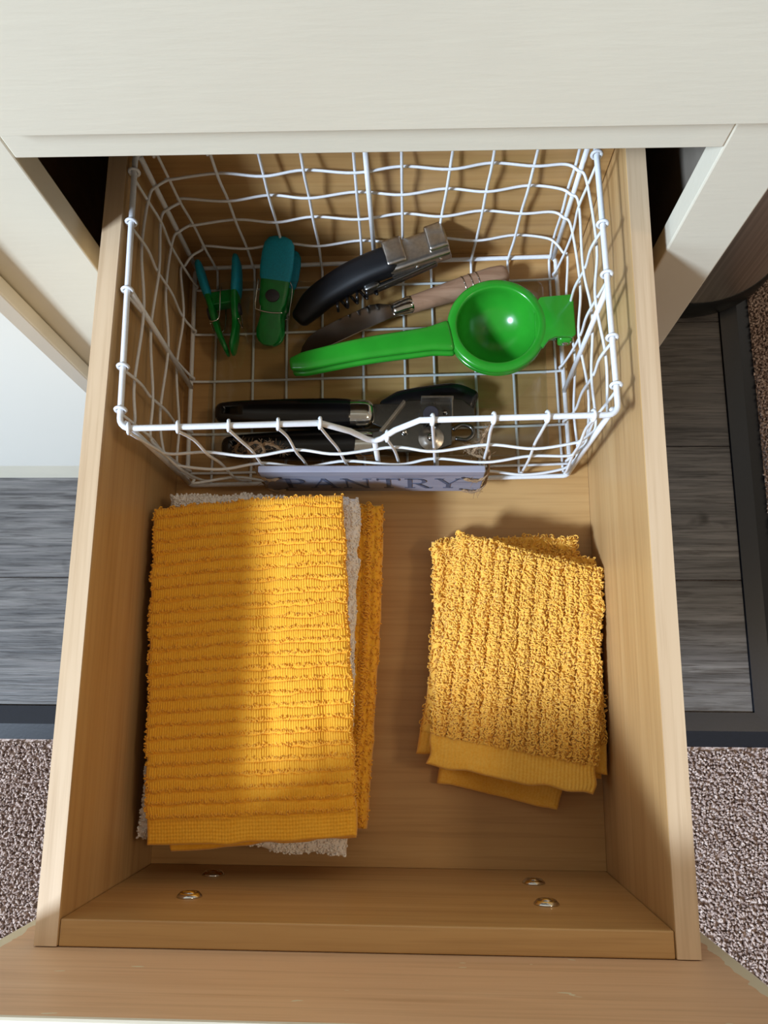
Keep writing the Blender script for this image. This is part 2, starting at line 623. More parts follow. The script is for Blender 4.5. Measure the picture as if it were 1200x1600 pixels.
# ================================================================== CABINET
Y0, Y1 = 0.300, 0.319
cab = thing('cabinet', 'cream painted wooden cabinet with face frame, standing on the planks', 'cabinet', (-0.20, 0.31, 0.004))
F0 = 0.004 - ZR      # top of planks, rim-relative
part('stile', rbox(0.1695, 0.2101, Y0, Y1, F0, 0.30), PAINT, cab, bevel=0.0012)
part('stile', rbox(-0.345, -0.228, Y0, Y1, F0, 0.30), PAINT, cab, bevel=0.0012)
part('stile', rbox(-0.86, -0.79, Y0, Y1, F0, 0.30), PAINT, cab, bevel=0.0012)
part('rail', rbox(-0.228, 0.1695, Y0, Y1, 0.093, 0.150), PAINT, cab, bevel=0.0010)
part('rail', rbox(-0.228, 0.1695, Y0, Y1, 0.262, 0.30), PAINT, cab, bevel=0.0012)
part('rail', rbox(-0.228, 0.1695, Y0, Y1, -0.255, -0.195), PAINT, cab, bevel=0.0012)
part('rail', rbox(-0.79, -0.345, Y0, Y1, 0.235, 0.30), PAINT, cab, bevel=0.0012)
part('rail', rbox(-0.79, -0.345, Y0, Y1, -0.577, -0.46), PAINT, cab, bevel=0.0012)
part('rail', rbox(-0.228, 0.1695, Y0, Y1, -0.577, -0.50), PAINT, cab, bevel=0.0012)
part('plinth', rbox(-0.855, 0.205, 0.304, 0.322, F0, -0.575), PAINT, cab, bevel=0.0015)
part('side_panel', rbox(0.192, 0.209, Y1, 0.90, F0, 0.30), SIDEP, cab, bevel=0.001)
part('side_panel', rbox(-0.858, -0.842, Y1, 0.90, F0, 0.30), WOOD_Y, cab, bevel=0.001)
part('partition', rbox(-0.290, -0.274, Y1, 0.89, -0.56, 0.30), DARKVOID, cab)
part('back_panel', rbox(-0.842, 0.192, 0.89, 0.90, F0, 0.30), DARKVOID, cab)
part('bottom_panel', rbox(-0.842, 0.192, Y1, 0.89, -0.577, -0.560), DARKVOID, cab)
part('dust_panel', rbox(-0.274, 0.192, Y1, 0.89, -0.215, -0.203), DARKVOID, cab)
part('dust_panel', rbox(-0.274, 0.192, Y1, 0.89, 0.112, 0.122), DARKVOID, cab)
part('countertop', rbox(-0.885, 0.235, 0.272, 0.92, 0.30, 0.328), PAINT, cab, bevel=0.004)
# overlay door to the left, with an eased edge
def eased_front(x0, x1, z0, z1, y0, y1, e):
    v = [(x, y1, z + ZR) for x, z in ((x0, z0), (x1, z0), (x1, z1), (x0, z1))]
    v += [(x, y0 + e * 0.45, z + ZR) for x, z in ((x0, z0), (x1, z0), (x1, z1), (x0, z1))]
    v += [(x, y0, z + ZR) for x, z in ((x0 + e, z0 + e), (x1 - e, z0 + e), (x1 - e, z1 - e), (x0 + e, z1 - e))]
    f = [(0, 1, 2, 3), (8, 9, 10, 11)]
    for a in (0, 4):
        f += [(a + i, a + (i + 1) % 4, a + 4 + (i + 1) % 4, a + 4 + i) for i in range(4)]
    return v, f
part('door', eased_front(-0.80, -0.300, -0.480, 0.245, 0.281, 0.2985, 0.010), PAINT_DOOR, cab, bevel=0.0012)
# closed drawer above
part('drawer_front', eased_front(-0.241, 0.1755, 0.1385, 0.285, 0.2788, 0.2985, 0.0012), PAINT, cab, bevel=0.0012)

part('drawer_front', eased_front(-0.241, 0.1755, -0.515, -0.240, 0.2788, 0.2985, 0.0012), PAINT, cab, bevel=0.0012)

# ================================================================== OPEN DRAWER
dr = thing('open_drawer', 'open maple-coloured drawer pulled out of the cream cabinet', 'drawer', (-0.029, 0.13, ZR - 0.182))
XL0, XL1, XR1, XR0 = -0.2143, -0.2005, 0.1425, 0.1564
for a, b in ((XL0, XL1), (XR1, XR0)):
    part('side_panel', rbox(a, b, -0.1354, 0.402, -0.182, -0.0004), WOOD_Y, dr, bevel=0.0009)
    part('lit_rim_strip', rbox(a + 0.0004, b - 0.0004, -0.1352, 0.4018, -0.0006, 0.0), WOOD_RIM, dr, label='top of the drawer side, light falling on it put into a paler tone')
part('front_panel', rbox(XL1 + 0.0003, XR1 - 0.0003, -0.1354, -0.1210, -0.182, -0.0006), WOOD_X, dr, bevel=0.0008)
part('back_panel', rbox(XL1 + 0.0003, XR1 - 0.0003, 0.387, 0.401, -0.182, -0.001), WOOD_X, dr, bevel=0.0008)
part('bottom_panel', rbox(XL1 + 0.0002, XR1 - 0.0002, -0.1208, 0.3868, -0.171, -0.165), WOOD_X, dr)
fr = part('drawer_front', rbox(-0.241, 0.1765, -0.1548, -0.1358, -0.205, 0.103), [PAINT, WOOD_FRONT], dr, bevel=0.0016, label='cream painted drawer front with a bare wood back')
for p in fr.data.polygons:
    if p.normal.y > 0.95:
        p.material_index = 1
for (x, z) in ((-0.1426, -0.0602), (-0.1438, -0.1283), (0.0814, -0.0577), (0.0821, -0.1195)):
    M = Matrix.Rotation(-math.pi / 2, 3, 'X')       # local z to +y
    w = part('cup_washer', lathe([(0.0042, 0.0012), (0.0045, 0.0024), (0.0060, 0.0026), (0.0078, 0.0008), (0.0080, 0.0), (0.0042, 0.0)], V(x, -0.1210, z), 28, M), CHROME, dr, smooth=True, label='chrome cup washer')
    part('screw', lathe([(0.0001, 0.0034), (0.0018, 0.0033), (0.0036, 0.0024), (0.0040, 0.0014), (0.0040, 0.0)], V(x, -0.1209, z), 20, M), CHROME, w, smooth=True)

# ================================================================== TRASH CAN
CX, CY, CR = 0.385, 0.694, 0.150
can = thing('trash_can', 'round stainless steel trash can with black base, right of the cabinet', 'trash can', (CX, CY, 0.004))
part('body', lathe([(0.10, 0.042), (CR, 0.040), (CR, 0.50), (CR - 0.002, 0.52), (0.10, 0.52)], (CX, CY, 0.004), 72), CANSTEEL, can, smooth=True, angle=35)
part('base', lathe([(0.05, 0.0), (CR + 0.002, 0.0), (CR + 0.0045, 0.006), (CR + 0.0040, 0.034), (CR + 0.001, 0.041), (0.1, 0.041)], (CX, CY, 0.004), 72), CANBASE, can, smooth=True, angle=35, label='black plastic base ring')
part('lid', lathe([(0.0005, 0.575), (0.07, 0.572), (0.125, 0.555), (CR + 0.002, 0.535), (CR + 0.003, 0.52), (0.1, 0.52)], (CX, CY, 0.004), 72), CANBASE, can, smooth=True, angle=35, label='black domed lid')

# ================================================================== WIRE BASKET
BC = np.array([-0.0339, 0.2766])
BA = math.radians(1.5)
def B(u, v, z):
    return (BC[0] + u * math.cos(BA) - v * math.sin(BA), BC[1] + u * math.sin(BA) + v * math.cos(BA), z + ZR)
HU, HV = 0.1600, 0.1018
ZT, ZB = -0.003, -0.1580
bk = thing('wire_basket', 'white coated wire basket at the back of the drawer, holding kitchen tools', 'basket', (BC[0], BC[1], ZR - 0.165))
RW, TW = 0.00205, 0.00115
def rrect(hu, hv, r, z, k=5):
    pts = []
    for (su, sv, a0) in ((1, 1, 0), (-1, 1, 90), (-1, -1, 180), (1, -1, 270)):
        for q in range(k + 1):
            a = math.radians(a0 + 90 * q / k)
            pts.append((su * (hu - r) + r * math.cos(a), sv * (hv - r) + r * math.sin(a), z))
    return pts
# rim with the V-shaped dip at the front
rp = rrect(HU, HV, 0.007, ZT)
front = [(-0.030, -HV, ZT), (-0.012, -HV, ZT - 0.018), (-0.002, -HV + 0.001, ZT - 0.039), (0.003, -HV + 0.001, ZT - 0.043), (0.008, -HV + 0.001, ZT - 0.039), (0.018, -HV, ZT - 0.018), (0.034, -HV, ZT)]
rim_pts = rp[:18] + front + rp[18:]
part('rim_wire', tube([B(*p) for p in rim_pts], RW, 10, closed=True), WIRE, bk, smooth=True)
part('base_ring', tube([B(*p) for p in rrect(0.1580, 0.0990, 0.006, ZB)], 0.0019, 10, closed=True), WIRE, bk, smooth=True)
# thick uprights at the corners and mid sides
for su in (-1, 1):
    for sv in (-1, 1):
        part('upright', tube([B(su * (HU - 0.0035), sv * (HV - 0.0035), ZT), B(su * (0.1580 - 0.002), sv * (0.0990 - 0.002), ZB)], 0.00195, 10), WIRE, bk, smooth=True)
part('upright', tube([B(0.001, HV - 0.001, ZT), B(0.001, 0.0970, ZB)], 0.00195, 10), WIRE, bk, smooth=True)
part('upright', tube([B(0.003, -HV + 0.001, ZT - 0.043), B(0.003, -0.0970, ZB)], 0.00195, 10), WIRE, bk, smooth=True)
part('upright', tube([B(-HU, -0.001, ZT), B(-0.1575, -0.013, ZB)], 0.00195, 10), WIRE, bk, smooth=True)
part('upright', tube([B(HU, -0.013, ZT), B(0.1575, -0.026, ZB)], 0.00195, 10), WIRE, bk, smooth=True)

rows = [-0.0335, -0.0625, -0.0935, -0.1310]
# lengthwise wires: back wall - floor - front wall  (u at back top, floor, front top)
LW = [(-0.147, -0.139, -0.154), (-0.109, -0.106, -0.122), (-0.075, -0.077, -0.089), (-0.045, -0.046, -0.057), (-0.0075, -0.0105, -0.030),
      (0.0267, 0.025, 0.012), (0.064, 0.050, 0.042), (0.093, 0.085, 0.081), (0.124, 0.117, 0.115), (0.1525, 0.153, 0.144)]
# crosswise wires: left wall - floor - right wall  (v at left top, floor, right top)
CW = [(-0.089, -0.088, -0.082), (-0.059, -0.054, -0.049), (-0.004, -0.0065, -0.004), (0.047, 0.037, 0.033), (0.086, 0.079, 0.086)]
ZW = -0.1632
AH, AV = 0.0020, 0.0009
def hook(p, axis_dir):
    """small ring where a wire is wrapped round the rim"""
    pts = []
    d = Vector(axis_dir).normalized()
    M = d.to_track_quat('Z', 'Y').to_matrix()
    for k in range(14):
        a = 2 * math.pi * k / 14
        q = M @ Vector((math.cos(a) * 0.0034, math.sin(a) * 0.0034, 0.0007 * math.sin(a)))
        pts.append((p[0] + q.x, p[1] + q.y, p[2] + q.z))
    return tube(pts, TW, 6, closed=True)
UX, UY = (math.cos(BA), math.sin(BA), 0), (-math.sin(BA), math.cos(BA), 0)
def rim_z_front(u):
    if u < -0.030 or u > 0.034:
        return ZT
    return ZT - 0.043 * (1 - abs(u - 0.003) / 0.033 if u < 0.003 else 1 - (u - 0.003) / 0.031)
for i, (ub, uf, ut) in enumerate(LW):
    s = lambda j: AV * (1 if (i + j) % 2 else -1)
    zt2 = rim_z_front(ut)
    pts = [B(ub, HV + 0.0028, ZT + 0.001)]
    for j, z in enumerate(rows):
        k = (ZT - z) / (ZT - ZB)
        pts.append(B(ub + (uf - ub) * k * 0.8, HV - s(j) - 0.001 * k, z))
    pts.append(B(uf, HV - 0.005, -0.153))
    pts.append(B(uf, HV - 0.0135, ZW))
    pts.append(B(uf, 0.0, ZW))
    pts.append(B(uf, -HV + 0.0135, ZW))
    pts.append(B(uf, -HV + 0.005, -0.153))
    for j, z in reversed(list(enumerate(rows))):
        if z > zt2 - 0.008:
            continue
        k = (ZT - z) / (ZT - ZB)
        pts.append(B(ut + (uf - ut) * k * 0.8, -HV + s(j) + 0.001 * k, z))
    pts.append(B(ut, -HV - 0.0028, zt2 + 0.001))
    w = part('mesh_wire', tube(catmull(pts, 5), TW, 6), WIRE, bk, smooth=True)
    part('wire_loop', hook(B(ub, HV, ZT), UX), WIRE, w, smooth=True)
    part('wire_loop', hook(B(ut, -HV, zt2), UX), WIRE, w, smooth=True)
for i, (vl, vf, vr) in enumerate(CW):
    s = lambda j: AV * (1 if (i + j) % 2 else -1)
    pts = [B(-HU - 0.0028, vl, ZT + 0.001)]
    for j, z in enumerate(rows):
        k = (ZT - z) / (ZT - ZB)
        pts.append(B(-HU + s(j) + 0.0012 * k, vl + (vf - vl) * k * 0.8, z))
    pts.append(B(-HU + 0.006, vf, -0.1525))
    pts.append(B(-HU + 0.015, vf, ZW + 0.0018))
    pts.append(B(0, vf, ZW + 0.0018))
    pts.append(B(HU - 0.015, vf, ZW + 0.0018))
    pts.append(B(HU - 0.006, vf, -0.1525))
    for j, z in reversed(list(enumerate(rows))):
        k = (ZT - z) / (ZT - ZB)
        pts.append(B(HU - s(j) - 0.0012 * k, vr + (vf - vr) * k * 0.8, z))
    pts.append(B(HU + 0.0028, vr, ZT + 0.001))
    w = part('mesh_wire', tube(catmull(pts, 5), TW, 6), WIRE, bk, smooth=True)
    part('wire_loop', hook(B(-HU, vl, ZT), UY), WIRE, w, smooth=True)
    part('wire_loop', hook(B(HU, vr, ZT), UY), WIRE, w, smooth=True)
# horizontal woven wires round the four walls
for j, z in enumerate(rows):
    def lev(a, k=(ZT - z) / (ZT - ZB)):
        return [x[0] + (x[1] - x[0]) * k * 0.8 for x in a]
    R = 0.024
    o = 0.0008
    hu, hv = HU + o, HV + o
    kk = (ZT - z) / (ZT - ZB)
    ring = []
    ub = lev([(a, b) for a, b, c in LW]); uf = lev([(c, b) for a, b, c in LW])
    vl = lev([(a, b) for a, b, c in CW]); vr = lev([(c, b) for a, b, c in CW])
    sg = lambda i: AH * (1 if (i + j) % 2 else -1)
    back = [(u, hv + sg(i), z) for i, u in enumerate(ub) if abs(u) < hu - R + 0.010]
    left = [(-hu - sg(i), v, z) for i, v in enumerate(vl) if abs(v) < hv - R + 0.004]
    frn = [(u, -hv - sg(i), z) for i, u in enumerate(uf) if abs(u) < hu - R + 0.010]
    right = [(hu + sg(i), v, z) for i, v in enumerate(vr) if abs(v) < hv - R + 0.004]
    def corner(su, sv):
        c = []
        for a in (20, 45, 70):
            a = math.radians(a)
            c.append((su * (hu - R + R * math.cos(a)), sv * (hv - R + R * math.sin(a)), z))
        return c
    if j == 0:
        # the top row stops at the front corners, leaving the front open under the rim
        pts = [(-HU + 0.006, -HV - 0.001, ZT - 0.001), (-HU - 0.001, -HV + 0.016, z)] + left + corner(-1, 1) + back + list(reversed(corner(1, 1))) + list(reversed(right)) + [(HU + 0.001, -HV + 0.016, z), (HU - 0.006, -HV - 0.001, ZT - 0.001)]
        part('mesh_wire', tube([B(*p) for p in catmull(pts, 6)], TW, 6), WIRE, bk, smooth=True)
    else:
        pts = left + corner(-1, 1) + back + list(reversed(corner(1, 1))) + list(reversed(right)) + corner(1, -1) + list(reversed(frn)) + list(reversed(corner(-1, -1)))
        part('mesh_wire', tube([B(*p) for p in catmull(pts, 6, closed=True)], TW, 6, closed=True), WIRE, bk, smooth=True)

# ---- clear plastic tray in the bottom of the basket
tr = thing('plastic_tray', 'shallow clear plastic tray lining the bottom of the wire basket', 'tray', (-0.034, 0.274, ZR - 0.160))
def tray_geo(x0, x1, y0, y1, z0, z1, d, t):
    v, f = [], []
    rings = [(0, z0), (-d, z1), (-d + t, z1), (t, z0 + t)]
    def ring(e, z):
        r = 0.008
        pts = []
        for (cx, cy, a0) in ((x1 - r, y1 - r, 0), (x0 + r, y1 - r, 90), (x0 + r, y0 + r, 180), (x1 - r, y0 + r, 270)):
            for q in range(4):
                a = math.radians(a0 + 30 * q)
                pts.append((cx + (r - e) * math.cos(a), cy + (r - e) * math.sin(a), z + ZR))
        return pts
    for e, z in rings:
        v += ring(e, z)
    n = 16
    for a in range(3):
        f += [(a * n + i, a * n + (i + 1) % n, (a + 1) * n + (i + 1) % n, (a + 1) * n + i) for i in range(n)]
    f += [tuple(range(n - 1, -1, -1)), tuple(3 * n + i for i in range(n))]
    return v, f
part('tray_shell', tray_geo(-0.1705, 0.1060, 0.197, 0.350, -0.1598, -0.146, 0.0022, 0.0011), CLEAR, tr)

# ================================================================== PANTRY SIGN
SY = 0.1655          # face of the sign
SL, SR, SZ0, SZ1 = -0.1170, 0.0515, -0.1455, -0.0890
sg_ = thing('pantry_sign', 'small whitewashed wooden sign reading PANTRY, tied to the basket front', 'sign', V(-0.033, SY + 0.003, SZ0))
part('board', rbox(SL, SR, SY, SY + 0.0052, SZ0, SZ1), SIGN, sg_, bevel=0.0008)
def glyphs():
    """serif capitals P A N T R Y as strokes in a unit-height box; each is (width, [polygons])"""
    TH, tn, sf = 0.15, 0.06, 0.05
    def bar(x0, y0, x1, y1, w):
        # slanted stroke with horizontal ends
        return [(x0 - w / 2, y0), (x0 + w / 2, y0), (x1 + w / 2, y1), (x1 - w / 2, y1)]
    def serif(x, y, w):
        return [(x - w / 2, y), (x + w / 2, y), (x + w / 2, y + sf), (x - w / 2, y + sf)]
    def bowl(cx, cy, rx, ry, th):
        out = []
        for k in range(10):
            a, b = math.radians(-90 + 18 * k), math.radians(-90 + 18 * (k + 1))
            def pt(t, inner):
                q = th * abs(math.cos(t)) + tn * (1 - abs(math.cos(t))) if inner else 0
                return (cx + (rx - q) * math.cos(t), cy + (ry - (tn if inner else 0)) * math.sin(t))
            out.append([pt(a, 0), pt(b, 0), pt(b, 1), pt(a, 1)])
        return out
    G = {}
    G['P'] = (0.78, [bar(0.18, 0, 0.18, 1, TH), serif(0.18, 0, 0.36), serif(0.14, 1 - sf, 0.28), [(0.18, 0.46), (0.46, 0.46), (0.46, 0.46 + tn), (0.18, 0.46 + tn)], [(0.18, 1 - tn), (0.46, 1 - tn), (0.46, 1), (0.18, 1)]] + bowl(0.46, 0.73, 0.28, 0.27, TH))
    G['A'] = (1.02, [bar(0.13, 0, 0.50, 1, tn), bar(0.88, 0, 0.52, 1, TH), serif(0.13, 0, 0.28), serif(0.86, 0, 0.34), [(0.25, 0.33), (0.76, 0.33), (0.76, 0.33 + tn), (0.25, 0.33 + tn)]])
    G['N'] = (1.05, [bar(0.17, 0, 0.17, 1, tn), bar(0.88, 0, 0.88, 1, tn), bar(0.88 - 0.02, 0, 0.14, 1, TH), serif(0.17, 0, 0.28), serif(0.10, 1 - sf, 0.24), serif(0.88, 1 - sf, 0.28)])
    G['T'] = (0.90, [bar(0.45, 0, 0.45, 1, TH), serif(0.45, 0, 0.34), [(0.06, 1 - tn), (0.84, 1 - tn), (0.84, 1), (0.06, 1)], [(0.06, 0.80), (0.10, 0.80), (0.13, 1), (0.06, 1)], [(0.80, 0.80), (0.84, 0.80), (0.84, 1), (0.77, 1)]])
    G['R'] = (0.92, G['P'][1] + [bar(0.80, 0, 0.42, 0.50, TH), serif(0.84, 0, 0.22)])
    G['Y'] = (0.96, [bar(0.48, 0, 0.48, 0.48, TH), bar(0.46, 0.42, 0.14, 1, TH), bar(0.50, 0.42, 0.82, 1, tn), serif(0.48, 0, 0.34), serif(0.15, 1 - sf, 0.30), serif(0.82, 1 - sf, 0.26)])
    return G
G = glyphs()
word = 'PANTRY'
total = sum(G[c][0] for c in word) + 0.10 * 5
span = 0.1385
sx = span / total
hgt = 0.0270
x = -0.1022
for c in word:
    w, polys = G[c]
    geos = []
    for k, pl in enumerate(polys):
        geos.append(prism([(p[0] * sx, p[1] * hgt) for p in pl], V(x, SY - 0.00005, -0.1340), (1, 0, 0), (0, 0, 1), (0, -1, 0), 0.0003 + 0.00002 * k))
    part('letter', join(*geos), SIGNINK, sg_)
    x += (w + 0.10) * sx
# small nail holes and twine ties
def fuzzy(pts, r, n, seed, hair=0.006):
    rr = np.random.default_rng(seed)
    P = catmull(pts, 6)
    gs = []
    for ph in (0, math.pi):           # two plies twisted together
        q = []
        for i, p in enumerate(P):
            a = i * 0.9 + ph
            q.append((p[0] + math.cos(a) * r * 0.5, p[1] + math.sin(a) * r * 0.5, p[2] + math.sin(a) * r * 0.35))
        gs.append(tube(q, r * 0.72, 6))
    for k in range(n):
        p = np.array(P[rr.integers(len(P))])
        d = rr.normal(size=3); d /= np.linalg.norm(d)
        e = rr.normal(size=3) * 0.3
        gs.append(tube([p, p + d * hair * 0.5 + e * hair * 0.2, p + d * hair], 0.00017, 3))
    return join(*gs)
def P3(x, y, z):
    return V(x, y, z)
ties = [
    [P3(-0.104, SY - 0.0012, -0.104), P3(-0.112, SY - 0.0018, -0.105), P3(-0.1195, SY + 0.002, -0.102), P3(-0.121, 0.177, -0.096), P3(-0.126, 0.185, -0.090), P3(-0.118, 0.188, -0.086), P3(-0.1135, 0.183, -0.092), P3(-0.120, 0.1785, -0.097)],
    [P3(-0.104, SY - 0.0012, -0.138), P3(-0.112, SY - 0.002, -0.139), P3(-0.1195, SY + 0.002, -0.137), P3(-0.124, 0.176, -0.128), P3(-0.127, 0.181, -0.115), P3(-0.122, 0.183, -0.100)],
    [P3(-0.126, 0.188, -0.094), P3(-0.133, 0.192, -0.098), P3(-0.138, 0.187, -0.106), P3(-0.130, 0.183, -0.104), P3(-0.121, 0.184, -0.093)],
    [P3(-0.121, 0.184, -0.093), P3(-0.112, 0.188, -0.090), P3(-0.104, 0.187, -0.096), P3(-0.100, 0.184, -0.103)],
    [P3(0.037, SY - 0.0012, -0.104), P3(0.046, SY - 0.0018, -0.107), P3(0.0535, SY + 0.002, -0.104), P3(0.055, 0.177, -0.098), P3(0.054, 0.183, -0.090), P3(0.047, 0.185, -0.090), P3(0.043, 0.182, -0.096), P3(0.052, 0.179, -0.099)],
    [P3(0.037, SY - 0.0012, -0.138), P3(0.046, SY - 0.002, -0.140), P3(0.0535, SY + 0.002, -0.137), P3(0.056, 0.174, -0.128), P3(0.0555, 0.178, -0.112), P3(0.053, 0.181, -0.098)],
    [P3(0.048, 0.184, -0.091), P3(0.050, 0.191, -0.082), P3(0.054, 0.196, -0.074)],
    [P3(0.046, 0.184, -0.094), P3(0.040, 0.188, -0.095), P3(0.041, 0.184, -0.102), P3(0.048, 0.182, -0.099)],
]
for k, t in enumerate(ties):
    part('twine_tie', fuzzy(t, 0.0011, 70 if k in (2, 3, 7, 6) else 20, k), JUTE, sg_, smooth=True, label='frayed brown jute twine')
for (hx, hz) in ((-0.103, -0.104), (-0.103, -0.138), (0.036, -0.104), (0.036, -0.138)):
    part('nail_hole', disc(V(hx, SY - 0.0004, hz), 0.0016, 0.0005, (0, 1, 0), 12), KNOB, sg_, label='dark hole where the twine passes')

# ================================================================== LIME SQUEEZER
SC = V(0.0655, 0.2958, -0.117)
sq = thing('citrus_squeezer', 'bright green hinged citrus squeezer with round bowl', 'squeezer', V(0.03, 0.285, -0.160))
ri, ro = 0.0322, 0.0402
prof = []
for k in range(13):                       # inner hemisphere
    a = math.pi / 2 * k / 12
    prof.append((max(0.0004, ri * math.sin(a)), -0.030 * math.cos(a)))
prof += [(ri + 0.0008, 0.0012), (ri + 0.002, 0.0016), (ro - 0.0018, 0.0012), (ro - 0.0004, 0.0), (ro, -0.0018), (ro - 0.0002, -0.0040), (ro - 0.002, -0.0048), (ri + 0.0024, -0.0052)]
for k in range(11, -1, -1):
    a = math.pi / 2 * k / 12
    prof.append((max(0.0004, (ri + 0.0022) * math.sin(a)), -0.0025 - 0.030 * math.cos(a)))
part('upper_cup', lathe(prof, SC, 72), GREEN, sq, smooth=True, angle=50)
prof = [(ri + 0.0032, -0.0056), (ro - 0.0025, -0.0054), (ro - 0.0008, -0.0066), (ro - 0.0006, -0.0100), (ro - 0.0022, -0.0114), (ri + 0.0058, -0.0120)]
for k in range(11, -1, -1):
    a = math.pi / 2 * k / 12
    prof.append((max(0.0004, (ri + 0.0056) * math.sin(a)), -0.0050 - 0.0375 * math.cos(a)))
part('lower_cup', lathe(prof, SC, 72, top_cap=False), GREEN, sq, smooth=True, angle=50)
hp = catmull([V(-0.0985, 0.2655, -0.1225), V(-0.080, 0.2685, -0.1190), V(-0.041, 0.2755, -0.1155), V(0.000, 0.2818, -0.1155), V(0.0262, 0.2870, -0.1178)], 6)
m = len(hp)
hw = np.interp(np.linspace(0, 1, m), [0, 0.12, 0.5, 0.85, 1], [0.0058, 0.0078, 0.0090, 0.0100, 0.0130])
part('handle', loft(hp, list(hw), [0.0036] * m, p=3.2), GREEN, sq, smooth=True, angle=60)
hp2 = [Vector(p) + Vector((0.001, -0.0012, -0.0085)) for p in hp]
part('handle', loft(hp2, list(hw * 0.97), [0.0034] * m, p=3.2), GREEN, sq, smooth=True, angle=60)
# raised spine under the upper handle
part('handle_rib', loft([Vector(p) + Vector((0, 0, -0.0040)) for p in hp[3:]], [0.0032] * (m - 3), [0.002] * (m - 3), p=3), GREEN, sq, smooth=True, angle=60)
# hinge: wide top lug, lower knuckles, steel pin
lug = [(0.030, 0.017), (0.0345, 0.0235), (0.0365, 0.0240), (0.0612, 0.0262), (0.0624, -0.0085), (0.0602, -0.0105), (0.046, -0.0105), (0.0405, -0.0135), (0.036, -0.0200), (0.030, -0.0170)]
part('hinge_lug', prism([(a, b) for a, b in lug], (SC[0], SC[1], SC[2] - 0.0038), (1, 0, 0), (0, 1, 0), (0, 0, 1), 0.0050), GREEN, sq, smooth=True, angle=40, bevel=0.0011)
part('hinge_knuckle', rbox(0.1145, 0.1262, 0.2835, 0.3185, -0.1330, -0.1200), GREEN, sq, smooth=True, angle=40, bevel=0.0030, seg=3)
part('hinge_knuckle', rbox(0.1010, 0.1150, 0.2880, 0.3130, -0.1320, -0.1240), GREEN, sq, smooth=True, angle=40, bevel=0.0020, seg=3)
part('hinge_pin', disc(V(0.1205, 0.2826, -0.1262), 0.0026, 0.037, (0, 1, 0), 18, 0.0006), CHROME, sq, smooth=True, angle=40, label='steel hinge pin')

